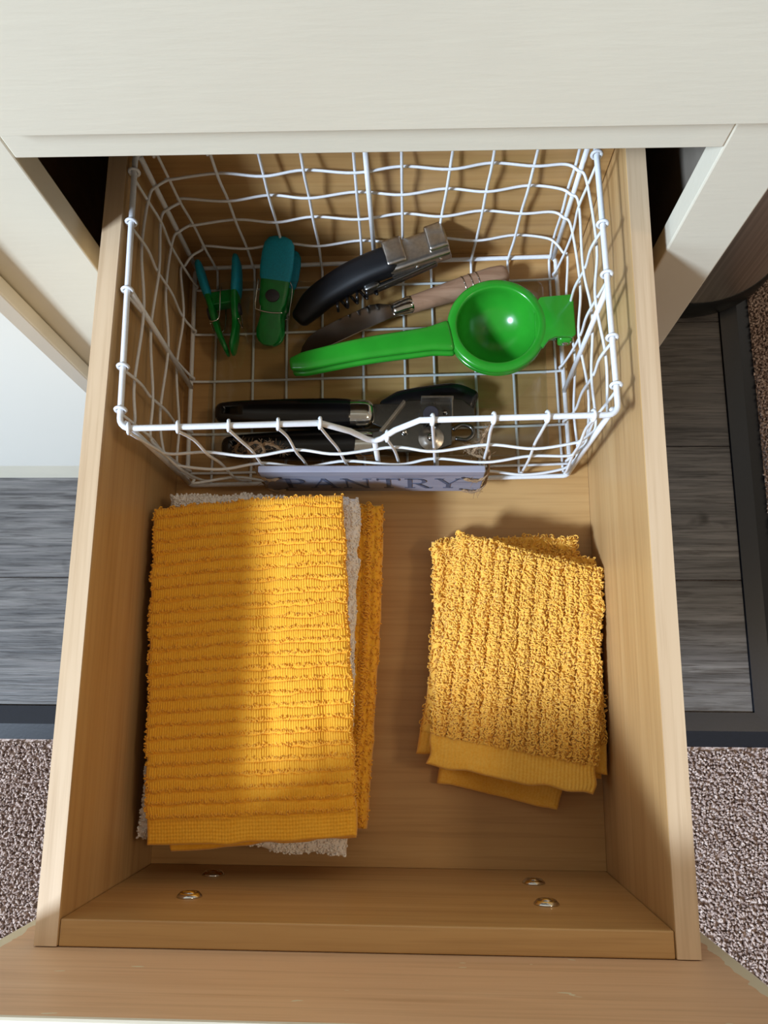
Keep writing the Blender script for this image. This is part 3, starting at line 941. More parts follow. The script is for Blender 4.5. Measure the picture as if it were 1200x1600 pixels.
# ================================================================== CLOTHESPINS
def clip_parts(root, F):
    """F maps (x open, y length, z width) to world"""
    def arm(sgn):
        ys = [0.0, 0.0025, 0.006, 0.012, 0.018, 0.024, 0.030, 0.034, 0.042, 0.052, 0.060]
        xs = [0.0022, 0.0026, 0.0032, 0.0050, 0.0066, 0.0078, 0.0088, 0.0091, 0.0098, 0.0112, 0.0128]
        tx = [0.0012, 0.0018, 0.0022, 0.0025, 0.0026, 0.0027, 0.0028, 0.0029, 0.0030, 0.0030, 0.0028]
        wz = [0.0045, 0.0078, 0.0096, 0.0100, 0.0088, 0.0080, 0.0084, 0.0102, 0.0106, 0.0110, 0.0112]
        v, f = [], []
        n = 12
        for y, x_, t, w in zip(ys, xs, tx, wz):
            for k in range(n):
                a = 2 * math.pi * k / n
                cx = math.copysign(abs(math.cos(a)) ** 0.6, math.cos(a)); sx_ = math.copysign(abs(math.sin(a)) ** 0.6, math.sin(a))
                v.append(F(sgn * (x_) + t * cx, y, w * sx_))
        for i in range(len(ys) - 1):
            for k in range(n):
                l = (k + 1) % n
                f.append((i * n + k, i * n + l, (i + 1) * n + l, (i + 1) * n + k))
        f += [tuple(range(n)), tuple(range(len(ys) * n - 1, (len(ys) - 1) * n - 1, -1))]
        return v, f
    def pad(sgn):
        ys = [0.0525, 0.055, 0.062, 0.074, 0.082, 0.0865, 0.0885]
        xs = [0.0114, 0.0119, 0.0134, 0.0152, 0.0160, 0.0162, 0.0162]
        tx = [0.0031, 0.0036, 0.0038, 0.0036, 0.0032, 0.0024, 0.0008]
        wz = [0.0110, 0.0118, 0.0124, 0.0122, 0.0112, 0.0085, 0.0040]
        v, f = [], []
        n = 16
        for y, x_, t, w in zip(ys, xs, tx, wz):
            for k in range(n):
                a = 2 * math.pi * k / n
                cx = math.copysign(abs(math.cos(a)) ** 0.7, math.cos(a)); sx_ = math.copysign(abs(math.sin(a)) ** 0.7, math.sin(a))
                v.append(F(sgn * x_ + t * cx, y, w * sx_))
        for i in range(len(ys) - 1):
            for k in range(n):
                l = (k + 1) % n
                f.append((i * n + k, i * n + l, (i + 1) * n + l, (i + 1) * n + k))
        f += [tuple(range(n)), tuple(range(len(ys) * n - 1, (len(ys) - 1) * n - 1, -1))]
        return v, f
    for s_ in (-1, 1):
        part('arm', arm(s_), CLIPGREEN, root, smooth=True, angle=50)
        part('grip_pad', pad(s_), TEAL, root, smooth=True, angle=50, label='teal soft grip pad')
        part('pivot_knob', lathe_F(F, s_), KNOB, root, smooth=True, angle=40, label='dark round pivot knob')
    # cross web between the arms and toothed jaws
    v = [F(x_, y, z) for x_ in (-0.010, 0.010) for y in (0.044, 0.056) for z in (-0.006, 0.006)]
    part('web', (v, [(0, 1, 3, 2), (4, 6, 7, 5), (0, 4, 5, 1), (2, 3, 7, 6), (0, 2, 6, 4), (1, 5, 7, 3)]), CLIPGREEN, root, bevel=0.001)
    for zz in (-0.0112, 0.0112):
        pts = [F(-0.0118, 0.028, zz * 0.9), F(-0.0085, 0.0265, zz), F(-0.0035, 0.030, zz), F(0.0, 0.050, zz), F(0.001, 0.0585, zz * 0.6)]
        part('spring_wire', tube(catmull(pts, 5), 0.0006, 6), CHROME, root, smooth=True, label='thin steel spring wire')
    pts = [F(0.0125, 0.052, -0.0125), F(0.0118, 0.030, -0.0120), F(0.0118, 0.0265, -0.009), F(0.0118, 0.0255, 0.0), F(0.0118, 0.0265, 0.009)]
    part('spring_wire', tube(catmull(pts, 5), 0.0006, 6), CHROME, root, smooth=True, label='thin steel spring wire')
    pts = [F(-0.0118, 0.0265, -0.009), F(-0.0118, 0.0255, 0.0), F(-0.0118, 0.0265, 0.009)]
    part('spring_wire', tube(catmull(pts, 5), 0.0006, 6), CHROME, root, smooth=True, label='thin steel spring wire')
def lathe_F(F, s_):
    v, f = [], []
    pr = [(0.0002, 0.0144), (0.0040, 0.0144), (0.0052, 0.0138), (0.0054, 0.0110)]
    n, seg = len(pr), 22
    for k in range(seg):
        a = 2 * math.pi * k / seg
        for r, h in pr:
            v.append(F(s_ * h, 0.0395 + r * math.cos(a), r * math.sin(a)))
    for k in range(seg):
        l = (k + 1) % seg
        for i in range(n - 1):
            f.append((k * n + i, l * n + i, l * n + i + 1, k * n + i + 1))
    f.append(tuple(k * n + n - 1 for k in range(seg)))
    return v, f
# the first lies on its side near the back left corner
c1 = thing('clothespin', 'green and teal clothespin lying on its side, open V shape, leftmost in the basket', 'clothespin', V(-0.163, 0.33, -0.159), 'clothespins in the basket')
a1 = math.radians(9.5)
def F1(x_, y, z):
    X = -0.1562 + x_ * math.cos(a1) - y * math.sin(a1)
    Y = 0.2850 + x_ * math.sin(a1) + y * math.cos(a1) * 0.985
    return V(X, Y, -0.1465 + z + 0.05 * y)
clip_parts(c1, F1)
# the second lies face up
c2 = thing('clothespin', 'green and teal clothespin lying face up with one wide teal pad on top', 'clothespin', V(-0.118, 0.33, -0.159), 'clothespins in the basket')
a2 = math.radians(-9.0)
e2 = math.radians(13)
def F2(x_, y, z):
    # width z goes across, opening x goes up
    yy = y * math.cos(e2) - x_ * math.sin(e2)
    zz = y * math.sin(e2) + x_ * math.cos(e2)
    z = z * 1.14
    X = -0.1255 + z * math.cos(a2) - yy * math.sin(a2)
    Y = 0.2960 + z * math.sin(a2) + yy * math.cos(a2)
    return V(X, Y, -0.1545 + zz + 0.001)
clip_parts(c2, F2)

# ================================================================== CORKSCREW
ck = thing('corkscrew', 'folded waiter corkscrew with black curved handle and steel lever', 'corkscrew', V(-0.04, 0.34, -0.158))
hpth = catmull([V(-0.0965, 0.3175, -0.1440), V(-0.082, 0.3315, -0.1390), V(-0.060, 0.3435, -0.1320), V(-0.040, 0.3510, -0.1260), V(-0.0215, 0.3560, -0.1215)], 6)
m = len(hpth)
part('handle', loft(hpth, list(np.interp(np.linspace(0, 1, m), [0, 0.15, 0.5, 1], [0.0085, 0.0115, 0.0128, 0.0128])), list(np.interp(np.linspace(0, 1, m), [0, 0.2, 1], [0.0070, 0.0085, 0.0095])), p=2.8), BLACKMATT, ck, smooth=True, angle=60)
# steel lever: folded channel with a notch in its spine
d0 = Vector((0.0470, 0.0128, 0.0080)).normalized()
side = d0.cross(Vector((0, 0, 1))).normalized()
upv = side.cross(d0).normalized()
o0 = Vector(V(-0.0225, 0.3560, -0.1212))
def frame_loft(s0, s1, hw_, hh_, p=4.5, dz=0.0, dside=0.0):
    q = [o0 + d0 * (s0 + (s1 - s0) * k / 4) + upv * dz + side * dside for k in range(5)]
    return loft(q, [hw_] * 5, [hh_] * 5, p=p, n=32, end=0.22)
part('lever', frame_loft(0.0, 0.0490, 0.0130, 0.0072, 6, -0.002), BRUSHED, ck, smooth=True, angle=45, label='brushed steel lever')
part('lever_spine', frame_loft(0.0, 0.0135, 0.0118, 0.0086, 7, 0.0005, -0.003), BRUSHED, ck, smooth=True, angle=45)
part('lever_spine', frame_loft(0.0365, 0.0490, 0.0116, 0.0088, 7, 0.0008, -0.003), BRUSHED, ck, smooth=True, angle=45)
for s_ in (0.0415, 0.0215):
    part('rivet', disc(tuple(o0 + d0 * s_ + side * 0.0115 + upv * -0.001), 0.0014, 0.0022, tuple(side), 14, 0.0003), CHROME, ck, smooth=True, angle=40)
arm_p = [o0 + d0 * -0.016 + side * 0.0160 + upv * -0.0085, o0 + d0 * 0.000 + side * 0.0150 + upv * -0.0080, o0 + d0 * 0.018 + side * 0.0135 + upv * -0.0075, o0 + d0 * 0.036 + side * 0.0120 + upv * -0.0065]
part('boot_arm', loft(catmull(arm_p, 4), [0.0022] * 13, [0.0042] * 13, p=4), DARKSTEEL, ck, smooth=True, angle=45, label='dark steel folding arm')
helix = []
h0, h1 = Vector(V(-0.0665, 0.3245, -0.1400)), Vector(V(-0.0335, 0.3365, -0.1320))
hd = (h1 - h0).normalized(); hs = hd.cross(Vector((0, 0, 1))).normalized(); hu_ = hs.cross(hd)
for k in range(61):
    a = 2 * math.pi * 4.0 * k / 60
    helix.append(h0 + (h1 - h0) * (k / 60) + hs * (0.0044 * math.cos(a)) + hu_ * (0.0044 * math.sin(a)))
part('worm', tube(helix, 0.0013, 8), BLACK, ck, smooth=True, label='dark spiral worm tucked under the handle')
part('worm_pivot', loft([V(-0.0400, 0.3375, -0.1330), V(-0.0330, 0.3400, -0.1310)], [0.005, 0.005], [0.006, 0.006], p=4), DARKSTEEL, ck, smooth=True, angle=45)
part('hinge_pin', disc(V(-0.0955, 0.3270, -0.1415), 0.0042, 0.0022, (-0.5, 0.6, 0.6), 16, 0.0006), CHROME, ck, smooth=True, angle=40, label='small steel pin at the handle end')

# ================================================================== KNIFE
kn = thing('spreader_knife', 'small knife with broad rounded steel blade and turned wooden handle', 'knife', V(-0.015, 0.325, -0.159))
ang = math.atan2(0.3550 - 0.3250, 0.0725 + 0.0150)
kx, ky = (math.cos(ang), math.sin(ang), 0), (-math.sin(ang), math.cos(ang), 0)
ko = Vector(V(-0.0152, 0.3258, -0.1470))
bl = [(0.0, 0.0045), (-0.006, 0.0062), (-0.014, 0.0100), (-0.022, 0.0112), (-0.034, 0.0096), (-0.052, 0.0072), (-0.070, 0.0040), (-0.080, 0.0000), (-0.0870, -0.0062), (-0.0905, -0.0118), (-0.0890, -0.0150), (-0.082, -0.0155), (-0.060, -0.0128), (-0.035, -0.0095), (-0.010, -0.0068), (0.0, -0.0060)]
part('blade', prism(bl, tuple(ko + Vector((0, 0, -0.0006))), kx, ky, (0, 0, 1), 0.0012), BLADE, kn, bevel=0.0004, seg=1, label='polished steel blade')
def kp(s_, z=0.0):
    return ko + Vector(kx) * s_ + Vector((0, 0, z))
part('bolster', loft([kp(-0.0015), kp(0.002), kp(0.007), kp(0.0105)], [0.0062, 0.0066, 0.0072, 0.0076], [0.005, 0.006, 0.0070, 0.0074], p=2.2), CHROME, kn, smooth=True, angle=60, label='shiny metal bolster')
ss = np.linspace(0.0105, 0.0930, 12)
hh_ = np.interp(ss, [0.0105, 0.03, 0.06, 0.085, 0.093], [0.0074, 0.0080, 0.0096, 0.0098, 0.0088])
part('handle', loft([kp(s_, -0.0006) for s_ in ss], list(hh_), list(hh_ * 0.95), p=2.1), HANDLEWOOD, kn, smooth=True, angle=60, label='turned wooden handle')
for s_ in (0.0595, 0.0660, 0.0720):
    rr_ = float(np.interp(s_, ss, hh_)) + 0.00012
    ringp = []
    for k in range(28):
        a = 2 * math.pi * k / 28
        ringp.append(kp(s_, -0.0006) + Vector(ky) * (rr_ * math.cos(a)) + Vector((0, 0, rr_ * 0.95 * math.sin(a))))
    part('wire_ring', tube(ringp, 0.0005, 6, closed=True), CHROME, kn, smooth=True, label='thin wire ring round the handle')

# ================================================================== CAN OPENER
co = thing('can_opener', 'manual can opener with two glossy black handles and steel jaws', 'can opener', V(-0.06, 0.215, -0.159))
def handle(y0, y1, zc, x0, x1):
    n = 12
    xs = np.linspace(x0, x1, n)
    q = np.linspace(0, 1, n)
    ys = np.interp(q, [0, 1], [y0, y1])
    w = np.interp(q, [0, 0.12, 0.55, 0.9, 1], [0.0086, 0.0102, 0.0124, 0.0132, 0.0126])
    h = np.interp(q, [0, 0.2, 1], [0.0080, 0.0098, 0.0108])
    return loft([V(a, b, zc) for a, b in zip(xs, ys)], list(w), list(h), p=2.7)
h1_ = part('handle', handle(0.2315, 0.2300, -0.1440, -0.1590, -0.0560), BLACK, co, smooth=True, angle=60)
cut(h1_, rbox(-0.1555, -0.1460, 0.2285, 0.2342, -0.17, -0.12))
h2_ = part('handle', handle(0.2035, 0.2050, -0.1485, -0.1530, -0.0510), BLACK, co, smooth=True, angle=60)
cut(h2_, rbox(-0.1490, -0.1415, 0.2018, 0.2058, -0.17, -0.12))
for (yy, zz, xx) in ((0.2300, -0.1440, -0.0535), (0.2048, -0.1480, -0.0480)):
    part('ferrule', loft([V(xx, yy, zz), V(xx + 0.006, yy, zz), V(xx + 0.0125, yy, zz)], [0.0114, 0.0116, 0.0112], [0.0100, 0.0102, 0.0098], p=3.2), CHROME, co, smooth=True, angle=50, label='chrome collar at the end of the handle')
plA = [(-0.0410, 0.2380), (-0.0130, 0.2385), (-0.0075, 0.2345), (0.0020, 0.2240), (-0.0050, 0.2110), (-0.0220, 0.2160), (-0.0410, 0.2235)]
part('jaw_plate', prism(plA, (0, 0, ZR - 0.1435), (1, 0, 0), (0, 1, 0), (0, 0, 1), 0.0022), DARKSTEEL, co, bevel=0.0005, seg=1)
plB = [(-0.0350, 0.2130), (-0.0270, 0.2140), (-0.0180, 0.2300), (-0.0075, 0.2395), (0.0300, 0.2420), (0.0380, 0.2405), (0.0470, 0.2330), (0.0485, 0.2235), (0.0290, 0.2225), (0.0290, 0.2020), (0.0130, 0.1960), (-0.0150, 0.1960), (-0.0350, 0.2000)]
part('jaw_plate', prism(plB, (0, 0, ZR - 0.1400), (1, 0, 0), (0, 1, 0), (0, 0, 1), 0.0022), DARKSTEEL, co, bevel=0.0005, seg=1)
part('jaw_flange', prism([(-0.0295, 0.2130), (-0.0270, 0.2120), (-0.0080, 0.2380), (-0.0100, 0.2395)], (0, 0, ZR - 0.1380), (1, 0, 0), (0, 1, 0), (0, 0, 1), 0.0035), BRUSHED, co, bevel=0.0004, seg=1, label='bright folded edge of the jaw')
ft = rbox(0.0045, 0.0305, 0.2392, 0.2410, -0.1380, -0.1300)
part('jaw_flange', ft, BRUSHED, co, bevel=0.0004, seg=1)
part('jaw_flange', rbox(0.0288, 0.0300, 0.2225, 0.2410, -0.1380, -0.1310), BRUSHED, co, bevel=0.0004, seg=1)
# serrated drive gear and round cutting wheel
gear = []
for k in range(48):
    a = 2 * math.pi * k / 48
    r_ = 0.0102 if k % 2 else 0.0088
    gear.append((r_ * math.cos(a), r_ * math.sin(a)))
part('drive_gear', prism(gear, V(0.0125, 0.2265, -0.1375), (1, 0, 0), (0, 1, 0), (0, 0, 1), 0.0045), DARKSTEEL, co, label='dark serrated drive gear')
part('gear_hub', disc(V(0.0125, 0.2265, -0.1332), 0.0064, 0.0022, seg=24, bev=0.0006), KNOB, co, smooth=True, angle=40)
wh = part('cutting_wheel', lathe([(0.0002, 0.0030), (0.0050, 0.0030), (0.0062, 0.0022), (0.0102, 0.0010), (0.0104, 0.0004), (0.0102, 0.0)], V(0.0125, 0.2070, -0.1372), 40), BRUSHED, co, smooth=True, angle=40, label='round steel cutting wheel')
part('wheel_screw', lathe([(0.0002, 0.0054), (0.0018, 0.0052), (0.0032, 0.0040), (0.0034, 0.0028)], V(0.0125, 0.2070, -0.1372), 20), CHROME, wh, smooth=True, angle=50)
part('rivet', lathe([(0.0002, 0.0030), (0.0016, 0.0028), (0.0026, 0.0016), (0.0028, 0.0)], V(-0.0088, 0.2125, -0.1378), 20), CHROME, co, smooth=True, angle=50)
part('rivet', lathe([(0.0002, 0.0030), (0.0013, 0.0028), (0.0019, 0.0016), (0.0020, 0.0)], V(0.0240, 0.2290, -0.1378), 20), CHROME, co, smooth=True, angle=50)
part('bottle_hook', tube(catmull([V(0.030, 0.2150, -0.139), V(0.037, 0.2190, -0.139), V(0.045, 0.2170, -0.139), V(0.0465, 0.2110, -0.139), V(0.041, 0.2065, -0.139), V(0.032, 0.2075, -0.139)], 6), 0.0017, 8), DARKSTEEL, co, smooth=True)
# black turning crank
ckp = [V(-0.0250, 0.2385, -0.1485), V(-0.0100, 0.2425, -0.1475), V(0.0120, 0.2450, -0.1465), V(0.0330, 0.2460, -0.1465), V(0.0455, 0.2425, -0.1475)]
part('crank', loft(catmull(ckp, 5), list(np.interp(np.linspace(0, 1, 21), [0, 0.2, 0.7, 1], [0.0055, 0.0090, 0.0112, 0.0095])), [0.0060] * 21, p=3.2), BLACK, co, smooth=True, angle=60, label='black plastic turning crank')

# ================================================================== TOWELS
def smoothstep(a, b, x_):
    t = np.clip((x_ - a) / (b - a), 0, 1)
    return t * t * (3 - 2 * t)

def vnoise(x_, y_, seed):
    """smooth value noise"""
    r = np.random.default_rng(seed)
    T = r.uniform(-1, 1, (64, 64))
    xi, yi = np.floor(x_).astype(int), np.floor(y_).astype(int)
    fx, fy = x_ - xi, y_ - yi
    fx = fx * fx * (3 - 2 * fx); fy = fy * fy * (3 - 2 * fy)
    g = lambda a, b: T[a % 64, b % 64]
    return (g(xi, yi) * (1 - fx) + g(xi + 1, yi) * fx) * (1 - fy) + (g(xi, yi + 1) * (1 - fx) + g(xi + 1, yi + 1) * fx) * fy

class Sheet:
    """one folded layer of cloth: corners TL TR BR BL in plan, s left-right, t back-front"""
    def __init__(self, q, ztop, th, seed, rib, pitch, hem=0.0, amp=0.0012, sag=None, bow=(0, 0, 0, 0), wob=0.0012):
        self.q = [np.array(p, float) for p in q]
        self.z, self.th, self.seed, self.rib, self.pitch, self.hem, self.amp, self.sag, self.bow, self.wob = ztop, th, seed, rib, pitch, hem, amp, sag, bow, wob
        self.W = (np.linalg.norm(self.q[1] - self.q[0]) + np.linalg.norm(self.q[2] - self.q[3])) / 2
        self.L = (np.linalg.norm(self.q[3] - self.q[0]) + np.linalg.norm(self.q[2] - self.q[1])) / 2
    def plan(self, s, t):
        a, b, c, d = self.q
        s_, t_ = s[..., None], t[..., None]
        P = a * (1 - s_) * (1 - t_) + b * s_ * (1 - t_) + c * s_ * t_ + d * (1 - s_) * t_
        bl, br, bt, bb = self.bow
        P = P + np.stack([4 * t * (1 - t) * (bl * (1 - s) + br * s), 4 * s * (1 - s) * (bt * (1 - t) + bb * t)], -1)
        wx = vnoise(t * self.L / 0.010, 0 * t + 3.3, self.seed) * self.wob * (np.abs(2 * s - 1) ** 6)
        wy = vnoise(s * self.W / 0.014, 0 * s + 7.7, self.seed + 1) * self.wob * (np.abs(2 * t - 1) ** 6)
        return P + np.stack([wx, wy], -1)
    def height(self, s, t, detail=True):
        dx = np.minimum(s, 1 - s) * self.W
        dy = np.minimum(t, 1 - t) * self.L
        r = self.th * 0.5
        def drop(d):
            k = np.clip(1 - d / r, 0, 1)
            return r * (1 - np.sqrt(np.clip(1 - k * k, 0, 1)))
        z = self.z - np.maximum(drop(dx), drop(dy))
        z = z + 0.0016 * vnoise(s * 3.1 + 5, t * 4.3 + 1, self.seed + 2)
        if self.sag is not None:
            z = z + self.sag(s, t)
        if detail:
            inner = smoothstep(0, 0.004, np.minimum(dx, dy))
            if self.rib == 's':
                ph = t * self.L / self.pitch + 0.16 * vnoise(s * 9, t * 30, self.seed + 4) + 0.07 * vnoise(s * 34, t * 26, self.seed + 8)
                al = s * self.W
            else:
                ph = s * self.W / self.pitch + 0.12 * vnoise(s * 30, t * 9, self.seed + 4)
                al = t * self.L
            hemf = smoothstep(1 - self.hem - 0.004, 1 - self.hem, t) if self.hem else np.zeros_like(t)
            fr_ = ph - np.floor(ph)
            rib = 1.0 - np.exp(-((np.minimum(fr_, 1 - fr_)) / 0.075) ** 2) - 0.25 * (np.abs(fr_ - 0.42) * 2) ** 2
            strand = 0.5 + 0.5 * np.sin(2 * np.pi * al / 0.0017 + 2.2 * vnoise(al / 0.01, np.floor(ph) * 1.7, self.seed + 5))
            tz = self.amp * (rib - 1) + 0.00045 * (strand - 0.5) * 2 * (rib > 0.35)
            if self.rib == 's':
                wv = 0.00018 * (np.sin(2 * np.pi * s * self.W / 0.0021) + np.sin(2 * np.pi * t * self.L / 0.0024))
            else:
                wv = 0.00028 * np.sin(2 * np.pi * s * self.W / 0.0026) + 0.00006 * np.sin(2 * np.pi * t * self.L / 0.002)
            z = z + inner * ((1 - hemf) * tz + hemf * (wv - 0.0012))
        return z
    def mesh(self, res):
        ns, nt_ = max(8, int(self.W / res)), max(8, int(self.L / res))
        s, t = np.meshgrid(np.linspace(0, 1, ns), np.linspace(0, 1, nt_), indexing='ij')
        P = self.plan(s, t)
        z = self.height(s, t)
        top = np.concatenate([P, z[..., None]], -1).reshape(-1, 3)
        idx = np.arange(ns * nt_).reshape(ns, nt_)
        quads = np.stack([idx[:-1, :-1], idx[1:, :-1], idx[1:, 1:], idx[:-1, 1:]], -1).reshape(-1, 4)
        # skirt: two rings down to the underside, then the bottom
        ring = np.r_[idx[:, 0], idx[-1, 1:], idx[-2::-1, -1], idx[0, -2:0:-1]]
        c = top.mean(0)
        vv = [top]
        base = len(top)
        prev = ring
        zb = self.z - self.th
        for k, (ins, zz) in enumerate(((0.0, 0.25), (self.th * 0.15, 0.0), (self.th * 0.6, 0.0))):
            rp_ = top[ring].copy()
            d = rp_[:, :2] - c[:2]
            rp_[:, :2] -= d / np.linalg.norm(d, axis=1, keepdims=True) * ins
            sgz = 0.0
            if self.sag is not None:
                sgz = self.sag(s.ravel()[ring], t.ravel()[ring])
            rp_[:, 2] = zb + zz * self.th + (sgz if k < 1 else np.maximum(sgz, 0) * 0)
            vv.append(rp_)
            cur = base + np.arange(len(ring))
            nx = np.roll(np.arange(len(ring)), -1)
            quads = np.concatenate([quads, np.stack([prev, cur, cur[nx], prev[nx]], -1)])
            prev = cur
            base += len(ring)
        vv.append(np.array([[c[0], c[1], zb]]))
        nx = np.roll(prev, -1)
        tris = np.stack([prev, np.full_like(prev, base), nx], -1)
        V_ = np.concatenate(vv)
        V_[:, 2] += ZR
        return V_, quads, tris
    def loops(self, n_along, kind, keep=None, h=(0.0016, 0.0026), r=0.00042, density=1.0):
        """terry loops: along the rib lines, or scattered all over"""
        r_ = np.random.default_rng(self.seed + 50)
        hem = self.hem + 0.001 / self.L if self.hem else 0.0
        if kind == 'ridge':
            if self.rib == 's':
                nl = int(self.L * (1 - hem) / self.pitch)
                rows_ = (np.arange(nl) + 0.80) * self.pitch / self.L
                S_, T_ = np.meshgrid(np.linspace(0.004, 0.996, n_along), rows_)
                S_, T_ = S_.ravel(), T_.ravel()
                S_ = S_ + r_.uniform(-0.4, 0.4, S_.size) / n_along
                T_ = T_ + r_.normal(0, 0.00055, S_.size) / self.L
                a = r_.normal(np.pi / 2, 0.55, S_.size)
            else:
                nl = int(self.W / self.pitch)
                rows_ = (np.arange(nl) + 0.5) * self.pitch / self.W
                T_, S_ = np.meshgrid(np.linspace(0.004, 0.996 - hem, n_along), rows_)
                S_, T_ = S_.ravel(), T_.ravel()
                a = r_.normal(0, 0.6, S_.size)
        else:
            n = int(n_along)
            S_ = r_.uniform(0.0, 1.0, n)
            T_ = r_.uniform(0.0, 1 - hem, n)
            a = r_.uniform(0, np.pi, n)
        S_ = np.clip(S_, 0, 1); T_ = np.clip(T_, 0, 1 - hem)
        if keep is not None:
            k = keep(S_, T_)
            S_, T_, a = S_[k], T_[k], a[k]
        n = len(S_)
        P = self.plan(S_, T_)
        z = self.height(S_, T_)
        # edge loops poke outward
        nrm = np.zeros((n, 3)); nrm[:, 2] = 1
        ex = np.where(S_ * self.W < 0.003, -1.0, np.where((1 - S_) * self.W < 0.003, 1.0, 0.0))
        ey = np.where(T_ * self.L < 0.003, 1.0, np.where((1 - T_) * self.L < 0.003, -1.0, 0.0))
        nrm[:, 0] += ex * 0.8; nrm[:, 1] += ey * 0.8
        nrm += r_.normal(0, 0.25, (n, 3)) * np.array([1, 1, 0])
        nrm /= np.linalg.norm(nrm, axis=1, keepdims=True)
        d = np.stack([np.cos(a), np.sin(a), np.zeros(n)], 1)
        d -= nrm * (d * nrm).sum(1, keepdims=True)
        d /= np.linalg.norm(d, axis=1, keepdims=True)
        c = np.cross(nrm, d)
        hgt_ = r_.uniform(*h, n)[:, None]
        w = hgt_ * r_.uniform(0.35, 0.75, (n, 1))
        C = np.concatenate([P, z[:, None]], 1); C[:, 2] += ZR - 0.0004
        path = [C - d * w * 0.7, C - d * w + nrm * hgt_ * 0.6, C - d * w * 0.35 + nrm * hgt_, C + d * w * 0.45 + nrm * hgt_ * 0.95, C + d * w + nrm * hgt_ * 0.5, C + d * w * 0.6]
        tang = [nrm, nrm * 0.8 + d * 0.3, d, d - nrm * 0.3, -nrm, -nrm]
        rr_ = (r * r_.uniform(0.8, 1.25, n))[:, None]
        vs_ = []
        for p_, t__ in zip(path, tang):
            t__ = t__ / np.linalg.norm(t__, axis=1, keepdims=True)
            e1 = c; e2_ = np.cross(t__, e1)
            for q in range(4):
                a_ = q * np.pi / 2
                vs_.append(p_ + (e1 * math.cos(a_) + e2_ * math.sin(a_)) * rr_)
        vv = np.stack(vs_, 1).reshape(-1, 3)
        pat = [[i * 4 + q, i * 4 + (q + 1) % 4, i * 4 + 4 + (q + 1) % 4, i * 4 + 4 + q] for i in range(5) for q in range(4)]
        quads = ((np.arange(n) * 24)[:, None, None] + np.array(pat)[None]).reshape(-1, 4)
        return vv, quads, np.zeros((0, 3), int)

def towel(name, label, cat, group, mat, sheets, loopspec, base):
    t = thing(name, label, cat, base, group)
    for sh, res in sheets:
        v, q, tri = sh.mesh(res)
        bulk('folded_layer', v, q, tri, mat, t, kind=None)
    for sh, args in loopspec:
        v, q, tri = sh.loops(**args)
        bulk('terry_loops', v, q, tri, mat, t)
    return t

def grow(q, dl, dr, dt, db):
    """widen a quad on its left, right, back and front sides"""
    a, b, c, d = [np.array(p, float) for p in q]
    return [a + (-dl, dt), b + (dr, dt), c + (dr, -db), d + (-dl, -db)]

edge = lambda m_: (lambda s, t: (s < m_) | (s > 1 - m_) | (t < m_ * 0.6) | (t > 1 - m_ * 0.6))
# ---- left stack, bottom to top
y2 = [(-0.183, 0.1535), (-0.0253, 0.1515), (-0.0348, -0.0895), (-0.1885, -0.0930)]
shA = Sheet(y2, -0.1265, 0.019, 11, 't', 0.0088, amp=0.0014, bow=(0, 0.002, 0, 0), wob=0.0008)
shB = Sheet(grow(y2, 0.002, -0.003, -0.001, 0.001), -0.1455, 0.0195, 12, 't', 0.0088, amp=0.0014, wob=0.002)
towel('dish_towel', 'golden ribbed dish towel at the bottom of the left pile, edge showing on the right', 'towel', 'folded dish towels on the left', GOLD,
      [(shA, 0.0011), (shB, 0.0016)], [(shA, dict(n_along=150, kind='ridge', keep=lambda s, t: (s > 0.72) | (t > 0.9), h=(0.0022, 0.0034), r=0.0005)), (shA, dict(n_along=9000, kind='scatter', keep=lambda s, t: s > 0.80, h=(0.0008, 0.0018), r=0.00045))], V(-0.105, 0.03, -0.165))
wq = [(-0.1880, 0.1560), (-0.0425, 0.1520), (-0.0480, -0.1050), (-0.1955, -0.0935)]
shW = Sheet(wq, -0.1085, 0.0175, 21, 's', 0.0088, amp=0.0012, wob=0.0022)
towel('dish_towel', 'white terry dish towel between the golden ones in the left pile', 'towel', 'folded dish towels on the left', WHITE,
      [(shW, 0.0010)], [(shW, dict(n_along=16000, kind='scatter', keep=edge(0.16), h=(0.0007, 0.0014), r=0.0006))], V(-0.11, 0.03, -0.126))
tq = [(-0.1950, 0.1385), (-0.0538, 0.1480), (-0.0392, -0.0895), (-0.1842, -0.0985)]
def sag_top(s, t):
    return 0.0030 * np.exp(-((s - 0.80) / 0.22) ** 2) - 0.0024 * np.exp(-((s - 0.60) / 0.045) ** 2) * smoothstep(0.2, 0.35, t) * (1 - smoothstep(0.72, 0.85, t)) - 0.004 * smoothstep(0.45, 0.0, s) - 0.0035 * smoothstep(0.80, 1.0, t) - 0.0014 * np.exp(-((s - 0.87) / 0.03) ** 2) * smoothstep(0.4, 0.6, t)
shT = Sheet(tq, -0.0895, 0.0095, 31, 's', 0.0088, hem=0.068, amp=0.0011, sag=sag_top, bow=(-0.0015, 0.001, 0.002, 0), wob=0.0014)
tq2 = [(-0.1930, 0.1370), (-0.0550, 0.1465), (-0.0405, -0.0905), (-0.1700, -0.1020)]
shT2 = Sheet(tq2, -0.0990, 0.0095, 32, 's', 0.0098, hem=0.07, amp=0.0011, sag=lambda s, t: 0.6 * sag_top(s, t), wob=0.0014)
towel('dish_towel', 'golden yellow ribbed dish towel folded on top of the left pile', 'towel', 'folded dish towels on the left', GOLD,
      [(shT, 0.00046), (shT2, 0.0012)],
      [(shT, dict(n_along=135, kind='ridge', h=(0.0008, 0.0014), r=0.00050)), (shT, dict(n_along=9000, kind='scatter', h=(0.0010, 0.0018), r=0.00045, keep=lambda s, t: (s < 0.015) | (s > 0.985) | (t < 0.01)))], V(-0.118, 0.025, -0.108))

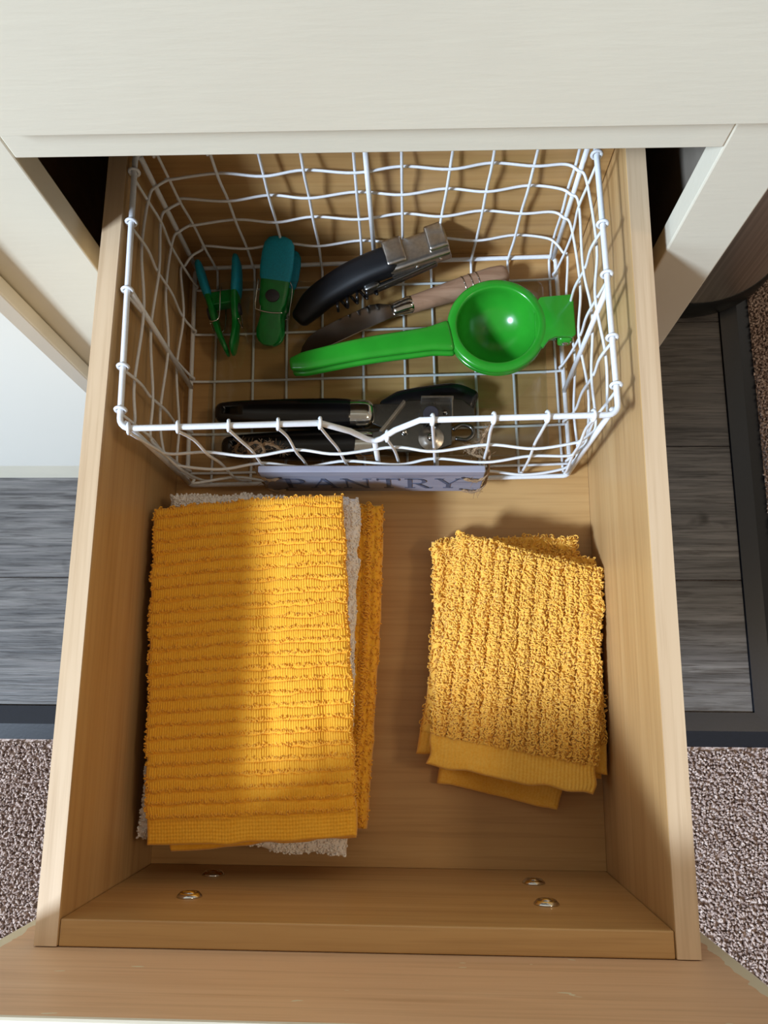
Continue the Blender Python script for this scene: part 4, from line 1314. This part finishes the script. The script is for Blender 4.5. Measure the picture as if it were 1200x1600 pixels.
# ---- right stack of washcloths
cC = [(0.038, 0.112), (0.148, 0.095), (0.1062, -0.0782), (0.0165, -0.0590)]
sC = Sheet(cC, -0.1525, 0.0120, 41, 't', 0.0105, hem=0.10, amp=0.0010, wob=0.0012)
towel('washcloth', 'pale gold washcloth at the bottom of the right pile, corner poking out in front', 'washcloth', 'folded washcloths on the right', PALEGOLD,
      [(sC, 0.0009)], [(sC, dict(n_along=2600, kind='scatter', keep=edge(0.2), h=(0.0016, 0.0030)))], V(0.08, 0.03, -0.165))
cB = [(0.0125, 0.1245), (0.1265, 0.1290), (0.1372, -0.0535), (0.0005, -0.0370)]
sB = Sheet(cB, -0.1390, 0.0130, 42, 't', 0.0105, hem=0.10, amp=0.0010, bow=(0.006, 0, 0, 0), wob=0.0015)
sB2 = Sheet([(0.030, 0.118), (0.1375, 0.110), (0.1408, -0.0500), (0.030, -0.0300)], -0.1340, 0.006, 45, 't', 0.0105, hem=0.13, amp=0.0008, wob=0.0012)
towel('washcloth', 'pale gold washcloth in the middle of the right pile, turned slightly', 'washcloth', 'folded washcloths on the right', PALEGOLD,
      [(sB, 0.0008), (sB2, 0.0008)], [(sB, dict(n_along=4200, kind='scatter', keep=edge(0.22), h=(0.0016, 0.0032))), (sB2, dict(n_along=4200, kind='scatter', keep=edge(0.2), h=(0.0016, 0.0030)))], V(0.075, 0.04, -0.152))
cA = [(0.0315, 0.1270), (0.1405, 0.0985), (0.1290, -0.0645), (0.0090, -0.0440)]
def sag_A(s, t):
    return -0.003 * smoothstep(0.75, 1.0, t) - 0.0012 * np.exp(-((s - 0.06) / 0.05) ** 2) + 0.0015 * np.sin(3.0 * s + 1.0)
sA = Sheet(cA, -0.1225, 0.0105, 43, 't', 0.0110, hem=0.125, amp=0.0022, sag=sag_A, bow=(-0.001, 0.0, 0, 0), wob=0.0022)
towel('washcloth', 'pale gold looped washcloth folded on top of the right pile', 'washcloth', 'folded washcloths on the right', PALEGOLD,
      [(sA, 0.00055)], [(sA, dict(n_along=9500, kind='scatter', h=(0.0014, 0.0028), r=0.00056)), (sA, dict(n_along=110, kind='ridge', h=(0.002, 0.0030), r=0.00055))], V(0.078, 0.03, -0.133))
